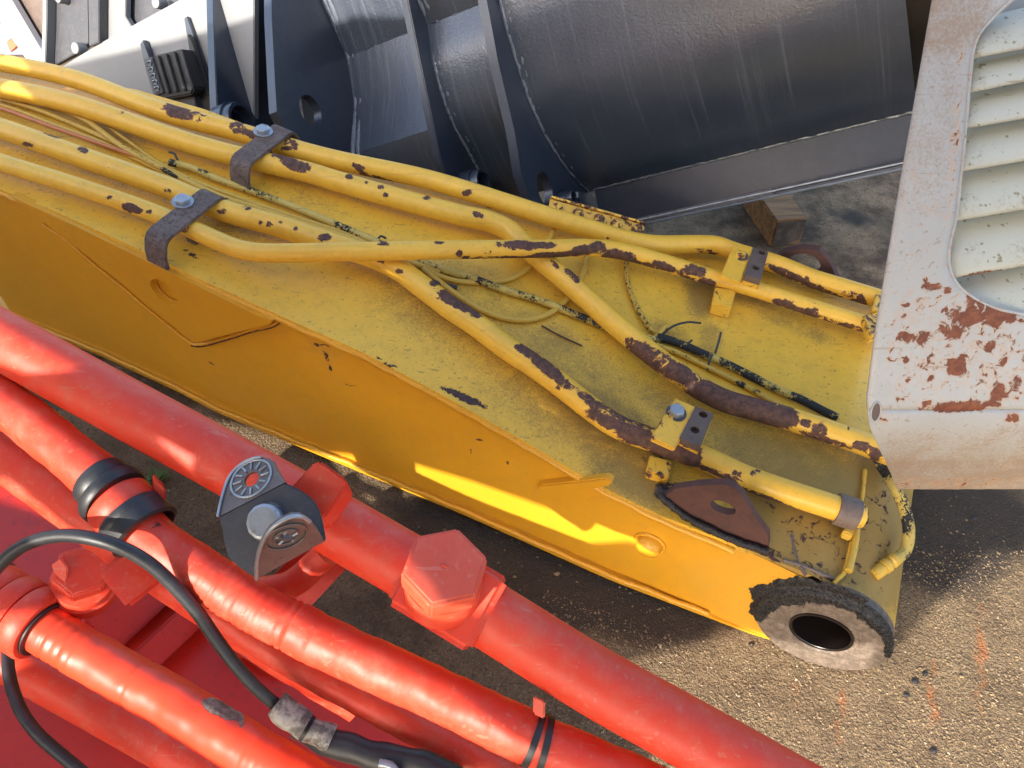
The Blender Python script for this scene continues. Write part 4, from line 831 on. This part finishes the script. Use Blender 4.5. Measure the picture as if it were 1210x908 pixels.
def guard_sheet():
    # grid over the panel, cut by the opening, so that wear and dirt can sit on it
    V = []; Fc = []; idx = {}
    def inside(x, y, poly):
        c = False; j = len(poly)-1
        for i in range(len(poly)):
            xi, yi = poly[i]; xj, yj = poly[j]
            if (yi > y) != (yj > y) and x < (xj-xi)*(y-yi)/(yj-yi)+xi: c = not c
            j = i
        return c
    bm = bmesh.new(); es = []; loops = []
    for lp_ in (outer, inner):
        L = lp_; vs = []
        for i in range(len(L)):
            p, r = np.array(L[i], float), np.array(L[(i+1) % len(L)], float); n = max(1, int(np.linalg.norm(r-p)/9))
            for k in range(n): vs.append(bm.verts.new(gp(*(p+(r-p)*k/n))))
        loops.append(vs)
        for i in range(len(vs)): es.append(bm.edges.new((vs[i], vs[(i+1) % len(vs)])))
    bmesh.ops.triangle_fill(bm, use_beauty=True, use_dissolve=False, edges=es)
    for _ in range(4):
        el = [e for e in bm.edges if e.calc_length() > .011]
        if not el: break
        bmesh.ops.subdivide_edges(bm, edges=el, cuts=1); bmesh.ops.triangulate(bm, faces=[f for f in bm.faces if len(f.verts) > 3])
    bmesh.ops.recalc_face_normals(bm, faces=bm.faces)
    return bm
bm = guard_sheet(); V = np.array([v.co[:] for v in bm.verts]); Fc = [[v.index for v in f.verts] for f in (bm.faces.ensure_lookup_table() or bm.faces)]; bmindex(bm)
V = np.array([v.co[:] for v in bm.verts]); Fc = [[v.index for v in f.verts] for f in bm.faces]; bm.free()
dG = [(1090, 120, 50, 120, 0, .58), (1115, 10, 60, 55, 0, .9), (1070, 230, 30, 90, 0, .45), (1200, 490, 120, 14, 0, .4), (1060, 470, 40, 14, 0, .2)]
o = build('panel', V, Fc, 'white_paint', gd, True, wearf(V, wG, .0), wearf(V, dG)); md = o.modifiers.new('thick', 'SOLIDIFY'); md.thickness = .003; md.offset = 0
# rounded bottom band and left return, as one bent sheet
def band():
    V = []; Fc = []; rows = []
    P0 = gp(1025, 484); dirs = [];
    prof = [(0., 0.)]; th0 = -GT           # direction of travel down the panel, in the y-z plane
    cur = np.array([P0[1], P0[2]]); pr = [cur.copy()]; ang = math.pi+GT          # heading (cos, sin) down the slope
    for i in range(10): ang += math.radians(4.2); cur = cur+np.array([math.cos(ang), math.sin(ang)])*.0065; pr.append(cur.copy())
    for i in range(60): 
        cur = cur+np.array([math.cos(ang), math.sin(ang)])*.004; pr.append(cur.copy())
        if proj((P0[0]+.1, cur[0], cur[1]))[1] > 576: break
    n = len(pr); xr = gp(1340, 484)[0]; m = 70
    for i, (y, z) in enumerate(pr):
        f = i/(n-1); py = proj((P0[0], y, z))[1]
        xl_px = np.interp(py, [484, 500, 515, 545, 577], [1025, 1026, 1032, 1046, 1060])
        # left edge x at this height
        dpt = np.dot(np.array([0, y, z])-C0, W_); xl = (xl_px-605)/F*dpt
        for j in range(m+1): g = (j/m)**1.3; V.append((xl+(xr-xl)*g, y, z+.0008*mnoise.noise(Vector((j*.3, i*.2, 0)))))
    for i in range(n-1):
        for j in range(m): Fc.append((i*(m+1)+j, i*(m+1)+j+1, (i+1)*(m+1)+j+1, (i+1)*(m+1)+j))
    V = np.array(V)
    o = build('bent_skirt', V, Fc, 'white_paint', gd, True, wearf(V, wG+[(1150, 570, 260, 8, 0, .62), (1060, 572, 40, 3, 0, .7), (1190, 548, 14, 8, 30, .55)], 0), wearf(V, [(1150, 566, 300, 30, 0, .85), (1100, 530, 70, 24, 0, .55), (1200, 525, 70, 24, 0, .6), (1050, 560, 30, 20, 40, .7)]))
    md = o.modifiers.new('thick', 'SOLIDIFY'); md.thickness = .003; md.offset = 0
    return pr
pr = band()
# left return flange running back from the panel edge
lft = [gp(x, y) for x, y in outer[:9]]
V = []; Fc = []
for p in lft:
    for k in range(5): a = k/4*math.pi/2; V.append(p + gn*(.006*math.sin(a)) + R_*(.012*(1-math.cos(a))))
for i in range(len(lft)-1):
    for k in range(4): Fc.append((i*5+k, i*5+k+1, (i+1)*5+k+1, (i+1)*5+k))
build('side_return', V, Fc, 'white_paint', gd, True, wearf(V, [], .1), wearf(V, [], .3))
sc0 = gp(1035, 487, -.0022); prism('bolt_slot', ellipse3(sc0, R_*.0048, q_*.0105, 24), gn*.0008, 'brown_steel', gd); tube('slot_rim', ellipse3(sc0, R_*.0052, q_*.0112, 24)+[sc0+R_*.0052], .0009, 'white_paint', gd, n=8, step=.002)
# opening rim
rim = [gp(x, y, .0) for x, y in inner[:14]]
tube('opening_rim', rim, .0020, 'white_paint', gd, n=8, basew=.28, jit=.0006)
V = []; Fc = []
for p in rim: V.append(p); V.append(p+gn*.028)
for i in range(len(rim)-1): Fc.append((2*i, 2*i+1, 2*i+3, 2*i+2))
build('opening_wall', V, Fc, 'brown_steel', gd)
# louvre slats: curved blades, each top tucked behind the one above
ly = [(1150, 26, 1300, -14), (1152, 69, 1300, 40), (1147, 110, 1300, 77), (1141, 152, 1300, 124), (1134, 203, 1300, 174), (1128, 261, 1300, 232), (1122, 330, 1300, 298), (1130, 385, 1300, 366)]
for i in range(len(ly)-1):
    x0, y0, x1, y1 = ly[i]; X0, Y0, X1, Y1 = ly[i+1]; V = []; Fc = []; m = 30; n = 12
    for j in range(n+1):
        f = j/n; off = .006+.030*(1-f)**2.0 - .0*f; ov = -.16*(1-f)**4
        for k in range(m+1):
            g = k/m; xa, ya = x0-14+(x1-x0+14)*g, y0+(y1-y0)*g+2*(1-g); xb, yb = X0-14+(X1-X0+14)*g, Y0+(Y1-Y0)*g+2*(1-g)
            bow = 1
            if k < 5: off2 = off + .012*((5-k)/5)**2
            else: off2 = off
            V.append(gp(xa+(xb-xa)*f, ya+(yb-ya)*(f), off2))
    for j in range(n):
        for k in range(m): Fc.append((j*(m+1)+k, j*(m+1)+k+1, (j+1)*(m+1)+k+1, (j+1)*(m+1)+k))
    # rolled lip at the lower edge
    V += [gp(X0-14+(X1-X0+14)*k/m, Y0+(Y1-Y0)*k/m+2*(1-k/m)+1.0, .010) for k in range(m+1)]
    V += [gp(X0-14+(X1-X0+14)*k/m, Y0+(Y1-Y0)*k/m+2*(1-k/m)-1.0, .030) for k in range(m+1)]
    b = n*(m+1)
    for k in range(m): Fc.append((b+k, b+k+1, b+m+2+k, b+m+1+k)); Fc.append((b+m+1+k, b+m+2+k, b+2*m+3+k, b+2*m+2+k))
    V = np.array(V)
    o = build('louvre_slat', V, Fc, 'cream_paint', gd, True, wearf(V, [(1143, (y0+Y0)/2, 6, 30, 0, .50), (X0+40, Y0-4, 40, 3, -12, .6), (1170, Y0-5, 20, 3, -12, .55)] + ([(1160, 325, 30, 6, -10, .9), (1200, 316, 30, 5, -10, .7)] if i == 5 else [])), wearf(V, [(1150, (y0+Y0)/2+8, 16, 16, 0, .5), (1180, (y0+Y0)/2+8, 60, 20, 0, .36)]))
prism('back_panel', [gp(x, y, .06) for x, y in ((1118, -40), (1340, -40), (1340, 420), (1118, 420))], gn*.01, 'plain_grey', gd)
# ================================================================== RED BOOM in the foreground
rb = thing('red_boom', 'glossy red machine boom with hydraulic tubes, hoses and clamps in the lower left foreground', 'machine boom', tuple(pt(150, 800, 1.0)))
RT = 'red_tube_paint'
def rpath(*a): return [pt(x, y, d) for x, y, d in a]
main = rpath((-260, 262, .88), (-120, 336, .84), (0, 401, .80), (120, 467, .785), (245, 535, .765), (400, 622, .735), (560, 716, .708), (700, 803, .688), (800, 859, .676), (960, 949, .66), (1100, 1028, .65))
tube('main_tube', main, .030, RT, rb, 48, .008)
# junction block with the big hex plug
ax = main[7]-main[5]; ax /= np.linalg.norm(ax); 
vw = lambda x, y: -(ray(x, y)/np.linalg.norm(ray(x, y)))
cB_ = pt(528, 698, .712); nb = vw(528, 698); nb = nb-ax*(nb@ax); nb /= np.linalg.norm(nb); wb = np.cross(ax, nb)
def blk2(name, c, ax_, wd, nb_, dims, mat, parent, bevel, **kw):
    bm = polyprism([c+ax_*i*dims[0]/2+wd*j*dims[1]/2-nb_*dims[2]/2 for i, j in ((-1, -1), (1, -1), (1, 1), (-1, 1))], nb_*dims[2], bevel, 3)
    return from_bm(name, bm, mat, parent, 35, **kw)
blk2('junction_block', cB_+ax*.004, ax, wb, nb, (.086, .072, .070), RT, rb, .006)
hax = nb*.96 + R_*.10 + U_*.16; hax /= np.linalg.norm(hax)
hb = pt(524, 684, .660)
hc2 = pt(527, 661, .632)
hax = hc2-hb; hax = nb + R_*.16 + U_*.42; hax /= np.linalg.norm(hax)
ringtube('plug_collar', hb-hax*.02, hax, [(.0, .022), (.0325, .022), (.0335, .019), (.0335, -.01)], RT, rb, 40, close=False)
hx = hexhead('hex_plug', hb+hax*.004, hax, .0368, .023, 'red_chipped_paint', rb, rot=.95, chamfer=.06, spots=[(565, 686, 9, 5, -30, .9), (562, 693, 5, 3, 0, .8)])
tube('centre_mark', [hb+hax*.027+wb*.001, hb+hax*.0276], .0028, RT, hx, n=12)
# square clamp pad behind the bracket
pp = [pt(x, y, .655) for x, y in ((342, 577), (372, 545), (378, 544), (409, 566), (411, 573), (383, 612), (372, 612))]
pn = vw(378, 580)
prism('clamp_pad', pp, -(pn*.9+U_*.25-R_*.15)*.045, RT, rb, .0025)
# angled steel bracket with two roundels
bkt = thing('steel_bracket', 'bare dark steel lashing bracket bolted by a zinc bolt on the red boom', 'bracket', tuple(pt(320, 620, .64)))
def bpl(px, th, mat='dark_steel', name='plate', parent=bkt, ndir=None, bevel=.0008, **kw):
    pts = [pt(x, y, d) for x, y, d in px]; n = np.cross(pts[1]-pts[0], pts[-1]-pts[0]); n /= np.linalg.norm(n)
    if np.dot(n, W_) < 0: n = -n
    # flatten onto the plane of the first, a middle and the last point
    return prism(name, pts, n*th, mat, parent, bevel, **kw)
def plane_pts(px3, outline):
    """outline pixels laid on the plane through three (x, y, depth) points"""
    a, b, c = [pt(*p) for p in px3]; n = np.cross(b-a, c-a); n /= np.linalg.norm(n)
    if np.dot(n, W_) < 0: n = -n
    return [pl(x, y, a, n) for x, y in outline], n
mid_plane = ((258, 612, .640), (337, 571, .640), (303, 684, .628))
mo, mn = plane_pts(mid_plane, [(258, 612), (337, 571), (350, 577), (361, 584), (370, 592), (376, 602), (380, 615), (384, 639), (303, 684), (284, 672), (270, 660), (264, 640), (262, 625)])
prism('plate', mo, mn*.004, 'dark_steel', bkt, .001)
uo, un = plane_pts(((258, 612, .640), (337, 571, .640), (300, 541, .662)), [(258, 611), (261, 596), (270, 567), (277, 557), (286, 549), (298, 543), (310, 541), (318, 542), (323, 545), (328, 556), (337, 570)])
uc = pl(297, 566, uo[0], un)
uu = np.cross(un, W_); uu = pl(310, 560, uo[0], un)-pl(284, 573, uo[0], un); uu /= np.linalg.norm(uu); uv_ = np.cross(un, uu)
holed('upper_ear', uo, [ellipse3(uc, uu*.0068, uv_*.0068, 20)], un*.0035, 'dull_steel', bkt)
tube('roundel_ring', ellipse3(uc-un*.0006, uu*.0185, uv_*.0165, 36)+[uc-un*.0006+uu*.0185], .0011, 'zinc', bkt, n=8, step=.002)
for k in range(12):
    a = 2*math.pi*k/12+.2; tube('raised_ray', [uc-un*.0008+uu*.009*math.cos(a)+uv_*.009*math.sin(a), uc-un*.0008+uu*.0165*math.cos(a)+uv_*.0148*math.sin(a)], .0009, 'zinc', bkt, n=6)
tube('edge_bead', [p-un*.001 for p in uo[:7]], .0013, 'zinc', bkt, n=8, step=.003)
lo_, ln_ = plane_pts(((303, 684, .628), (384, 639, .628), (333, 616, .584)), [(303, 684), (304, 660), (310, 640), (320, 625), (333, 615), (345, 610), (356, 610), (366, 616), (376, 628), (383, 640)])
lc = pl(338, 634, lo_[0], ln_)
lu = pl(352, 622, lo_[0], ln_)-pl(326, 646, lo_[0], ln_); lu /= np.linalg.norm(lu); lv = np.cross(ln_, lu)
holed('lower_ear', lo_, [ellipse3(lc, lu*.0030, lv*.0055, 20)], ln_*.0035, 'dull_steel', bkt)
tube('edge_bead', [p-ln_*.0005 for p in lo_[:8]], .0017, 'zinc', bkt, n=8, step=.003)
for rr_ in (.0165, .0095): tube('roundel_ring', ellipse3(lc-ln_*.0006, lu*rr_, lv*rr_*.95, 36)+[lc-ln_*.0006+lu*rr_], .0010, 'dull_steel', bkt, n=8, step=.002)
for k in range(5):
    a = 2*math.pi*k/5+.6; tube('raised_ray', [lc-ln_*.0008+lu*.004*math.cos(a)+lv*.007*math.sin(a), lc-ln_*.0008+lu*.0090*math.cos(a)+lv*.0090*math.sin(a)], .0012, 'zinc', bkt, n=6)
bcn = pl(316, 617, mo[0], mn)
hexhead('bolt', bcn-mn*.0, -mn, .0150, .009, 'zinc', bkt, rot=.1, chamfer=.15, washer=.0165, n=12)
# ---- hoses
wH2 = [(190, 618, 16, 5, -20, .8)]
h2 = rpath((-160, 350, .86), (-70, 420, .82), (0, 471, .795), (60, 519, .775), (118, 568, .755), (150, 604, .745), (176, 634, .738), (210, 660, .73), (244, 681, .725), (298, 716, .72), (374, 755, .715), (434, 783, .71), (480, 803, .705), (536, 829, .70), (617, 868, .69), (688, 899, .685), (760, 930, .68), (900, 990, .67))
def hose(name, path, r, mat, creases, parent=rb, n=40, cdep=.0009, **kw):
    P = catmull(path, .0025); rr = np.full(len(P), r)
    X, Y = zip(*[proj(p) for p in P]); X = np.array(X)
    for x0, amp, wd in creases: rr -= amp*np.exp(-((X-x0)/wd)**2)
    rr += np.array([.0006*mnoise.noise(Vector((i*.05, 0, 3))) for i in range(len(P))])
    PP = np.column_stack([P, rr])
    return tube(name, PP, None, mat, parent, n=n, raw=True, jit=.0013, jsc=50, **kw)
random.seed(3)
cre = [(x+random.uniform(-2, 2), random.uniform(.0006, .0017), random.uniform(.7, 1.4)) for x in range(225, 345, 7)] + [(x+random.uniform(-4, 4), random.uniform(.0002, .0006), 1.0) for x in range(350, 620, 9)] + [(290, .0014, 1.2), (375, .0012, 1.2)]
hose('wrapped_hose', h2, .0232, RT, cre, spots=[(192, 617, 20, 7, -18, .72)])
def collarband(c_px, tan, r0, r1, ln, mat, name, parent=rb, jit=0): 
    c = pt(*c_px); return ringtube(name, c, tan, [(r0, -ln/2), (r1, -ln/2), (r1+.0012, -ln/2+.002), (r1+.0012, ln/2-.002), (r1, ln/2), (r0, ln/2)], mat, parent, 40)
def tanat(path, i): d = path[i+1]-path[i-1]; return d/np.linalg.norm(d)
tg = tanat(h2, 4); tg2 = tanat(h2, 5)
collarband((122, 572, .754), tg, .0236, .0262, .016, 'black_rubber', 'rubber_liner')
collarband((133, 585, .751), tg, .0236, .0315, .012, 'black_rubber', 'rubber_liner')
collarband((146, 600, .747), tg2, .0236, .0300, .020, RT, 'clamp_band')
collarband((158, 614, .743), tg2, .0236, .0325, .011, 'black_rubber', 'rubber_liner')
hk = pt(166, 622, .741)
ringtube('rubber_liner', hk, tg2, [(.0265, -.010), (.0330, -.010), (.0335, .008), (.0295, .010), (.0275, .004)], 'black_rubber', rb, 40)
box('clamp_ear', pt(188, 578, .75), tg2, U_, vw(188, 578), (.02, .018, .012), RT, rb, .002, basew=0)
# clamp foot under the hose
box('clamp_foot', pt(170, 668, .79), tg2, np.cross(tg2, vw(165, 640)), vw(165, 640), (.05, .07, .05), RT, rb, .004)
h2b = rpath((200, 690, .80), (260, 728, .79), (330, 772, .785), (400, 812, .78), (470, 850, .775), (540, 888, .77), (600, 920, .765), (700, 970, .76))
hose('hose', h2b, .016, RT, [], n=28)
h3 = rpath((-220, 380, .9), (-110, 450, .87), (-20, 515, .845), (60, 572, .825), (110, 608, .81), (170, 652, .81), (240, 700, .82), (330, 760, .83), (430, 822, .84))
hose('hose', h3, .0300, RT, [], n=36)
h4 = rpath((-140, 600, .98), (-60, 660, .95), (-10, 700, .93), (50, 742, .92), (136, 794, .90), (203, 831, .88), (271, 873, .85), (345, 918, .82), (430, 965, .79), (520, 1010, .76))
cre4 = [(68, .0022, 1.6), (78, .0012, 1.2), (88, .0018, 1.5), (163, .0013, 1.2), (98, .001, 1)] + [(x, random.uniform(.0003, .0008), 1.0) for x in range(300, 430, 8)]
hose('wrapped_hose', h4, .0278, 'wrapped_hose_paint', cre4, spots=[(256, 836, 16, 9, 25, 1.15), (272, 842, 14, 8, 20, 1.15), (284, 850, 5, 10, -10, .9), (60, 752, 6, 5, 0, .6)])
ht = pt(266, 843, .716)
# torn wrap showing grey braid
t4 = tanat(h4, 3)
K4 = 1.17
for f, r1, ln in ((-.068, .0325*K4, .026), (-.040, .0340*K4, .024), (-.012, .0345*K4, .026)):
    c = h4[3]+t4*f; ringtube('clamp_band', c, t4, [(.0285, -ln/2), (r1, -ln/2), (r1+.002, -ln/2+.003), (r1+.002, ln/2-.004), (r1-.001, ln/2), (.0335 if f > -.02 else .0285, ln/2), (.0285, 0)], RT, rb, 48)
c = h4[3]-t4*.092; ringtube('rubber_liner', c, t4, [(.0285, -.014), (.040, -.014), (.041, 0), (.040, .014), (.0285, .014)], 'black_rubber', rb, 40)
ringtube('rubber_liner', h4[3]+t4*.001, t4, [(.0282, -.006), (.0335, -.006), (.0335, .0035), (.0282, .0035)], 'black_rubber', rb, 40)
tube5 = rpath((-160, 690, 1.0), (-40, 755, 1.0), (60, 808, .99), (150, 858, .98), (240, 910, .97), (330, 962, .96), (430, 1020, .95))
tube('return_tube', tube5, .0265, RT, rb, 36)
# hex cap and washers
ha = vw(95, 672)*.93+U_*.30+R_*-.05; CK = 1.12
ringtube('cap_flange', pt(99, 688, .945), ha, [(0, .012), (.033, .012), (.035, .008), (.035, 0), (.038, -.002), (.038, -.03)], RT, rb, 36, close=False)
hexhead('hex_cap', pt(97, 680, .930), ha, .0330, .022, RT, rb, rot=.35, chamfer=.1, n=6)
prism('locking_tab', [pt(x, y, .90) for x, y in ((60, 668), (72, 660), (80, 672), (78, 690), (68, 688))], W_*.004, RT, rb, .001)
# boom body: a welded box
ZB = .17
def bt_(x, y, z=ZB): return gnd(x, y, z)
body = [(-420, 300), (-60, 505), (60, 585), (150, 652), (235, 712), (330, 772), (440, 838), (560, 915), (700, 1010), (560, 1250), (-420, 1250)]
prism('boom_body', [bt_(x, y) for x, y in body], (0, 0, -.14), 'red_paint', rb, .006)
def bar(name, a, b, wd, th, mat='red_paint', lift=0.0):
    A, B = pt(*a), pt(*b); d = B-A; L = np.linalg.norm(d); d /= L; v = vw((a[0]+b[0])/2, (a[1]+b[1])/2); sd = np.cross(d, v); sd /= np.linalg.norm(sd); up_ = np.cross(sd, d)
    return prism(name, [A-sd*wd/2, B-sd*wd/2, B+sd*wd/2, A+sd*wd/2], -up_*th, mat, rb, .004)
bar('cross_bar', (118, 752, 1.14), (225, 655, 1.24), .067, .05)
bar('cross_bar', (150, 800, 1.10), (300, 660, 1.24), .041, .03)
bar('cross_bar', (330, 715, .80), (400, 640, .80), .05, .045)
bar('cross_bar', (268, 770, 1.13), (350, 690, 1.20), .045, .03)
tube('cross_tube', rpath((300, 700, .78), (345, 690, .77), (385, 655, .765)), .014, RT, rb)
prism('gusset', [pt(x, y, 1.13) for x, y in ((236, 722), (330, 776), (338, 790), (320, 800), (240, 748))], W_*.02, 'red_paint', rb, .004)
# cable tie round the two hoses
ti = [i for i in range(len(h2)) if True][14]
P2 = catmull(h2, .0025); X2 = np.array([proj(p)[0] for p in P2])
def tieat(x, tilt, parent, name='tie_strap'):
    i = int(np.argmin(abs(X2-x))); c = P2[i]; t = P2[i+1]-P2[i-1]; t = t/np.linalg.norm(t)+R_*tilt; t /= np.linalg.norm(t)
    return ringtube(name, c, t, [(.0236, -.003), (.0252, -.003), (.0252, .003), (.0236, .003)], 'black_rubber', parent, 40), c, t
tie = thing('cable_tie', 'black cable tie with red painted head round the red hose near the bottom edge', 'cable tie', tuple(P2[int(np.argmin(abs(X2-634)))]))
_, c, t = tieat(630, .0, tie); tieat(642, .35, tie)
box('tie_head', pt(637, 836, .672), t, U_, vw(637, 836), (.011, .016, .012), 'red_chipped_paint', tie, .0015)
# ---- black cable looping over the boom
cab = thing('black_cable', 'loose black rubber cable looping over the red hoses, partly wrapped in torn tape', 'cable', tuple(pt(120, 640, .70)))
cp = rpath((-80, 790, .72), (-40, 720, .71), (-8, 676, .70), (20, 650, .695), (45, 638, .69), (75, 633, .685), (110, 637, .68), (145, 648, .68), (175, 665, .685), (205, 692, .695), (232, 722, .705), (255, 755, .715), (280, 788, .725), (305, 815, .735), (330, 836, .745), (352, 852, .75), (380, 868, .75), (410, 884, .745), (440, 897, .74), (490, 912, .735), (560, 935, .73))
tube('cable', cp, .0062, 'black_rubber', cab, 20, .004)
cp2 = rpath((30, 715, 1.04), (12, 745, 1.0), (9, 775, .96), (13, 808, .93), (26, 842, .91), (45, 868, .90), (72, 892, .90), (100, 915, .90), (140, 945, .90))
tube('cable', cp2, .0072, 'black_rubber', cab, 20, .004)
tube('tape_wrap', rpath((326, 832, .742), (338, 842, .742), (350, 851, .742), (362, 858, .742)), .0125, 'dull_tape', cab, n=18, step=.002, jit=.0035, jsc=60)
tube('tape_wrap', rpath((366, 861, .742), (378, 868, .742), (392, 874, .742)), .0115, 'dull_tape', cab, n=18, step=.002, jit=.0045, jsc=60)
tube('shrink_sleeve', rpath((352, 856, .752), (390, 876, .748), (420, 888, .745), (455, 896, .742), (500, 905, .738), (540, 925, .735)), .0135, 'black_rubber', cab, n=20, step=.003, jit=.003, jsc=45)
tube('connector', rpath((448, 902, .722), (462, 905, .722), (470, 916, .722)), .004, 'zinc', cab)
# ================================================================== added shade caster: slotted plate behind the camera, shaped to throw the shade
def uvw(u, v, w_): return SU*u+SV*v+TOSUN*w_
WD = 1.15
caster = thing('shade_caster', 'added grey plate behind the camera, unseen, cut and slotted to shade the scene', 'shade plate', tuple(uvw(0, .9, WD)*np.array([1, 1, 0])))
caster_outline = [(-2.8, -.6), (-.36, -.6), (-.33, .18), (-.25, .24), (-.12, .319),  # outline drawn from the shade edges wanted on arm and ground
        (-.015, .385), (.042, .408), (.104, .440), (.165, .512), (.178, .44), (.212, .44), (.30, .595), (.37, .62), (1.4, .72), (2.2, .75), (2.2, 1.9), (.6, 1.9), (-.3, 1.6), (-.6, 1.5), (-.93, 1.40), (-1.22, 1.26), (-1.6, 1.17), (-1.72, 1.10), (-1.85, 1.035), (-2.036, .955), (-2.2, .885), (-2.468, .774), (-2.8, .70)]
wedge = [(-1.30, .24), (-1.07, .292), (-.93, .325), (-.869, .339), (-.75, .392), (-.683, .421), (-.539, .449), (-.405, .468), (-.251, .497), (-.18, .505), (-.19, .492),
         (-.248, .476), (-.27, .458), (-.306, .43), (-.33, .388), (-.45, .375), (-.60, .362), (-.70, .315), (-.76, .265), (-.90, .250), (-1.07, .225), (-1.3, .19)]
slots = [wedge, [(-.76, .668), (-.60, .640), (-.45, .610), (-.33, .592), (-.13, .590), (-.11, .612), (-.20, .624), (-.33, .628), (-.45, .646), (-.60, .682), (-.74, .695)],  # openings cut to let sun reach chosen spots
         [(-.80, .715), (-.70, .722), (-.655, .742), (-.74, .752), (-.80, .760)], [(-.55, .716), (-.505, .700), (-.505, .713)], [(-.275, .705), (-.20, .700), (-.195, .722), (-.23, .735), (-.275, .745)],
         [(-.74, .585), (-.62, .57), (-.60, .585), (-.70, .60)], [(-1.90, .835), (-1.80, .845), (-1.88, .865)], [(-1.76, .80), (-1.67, .81), (-1.75, .83)]]
holed('caster_plate', [uvw(u, v, WD) for u, v in caster_outline], [[uvw(u, v, WD) for u, v in h] for h in slots], TOSUN*.012, 'plain_grey', caster)
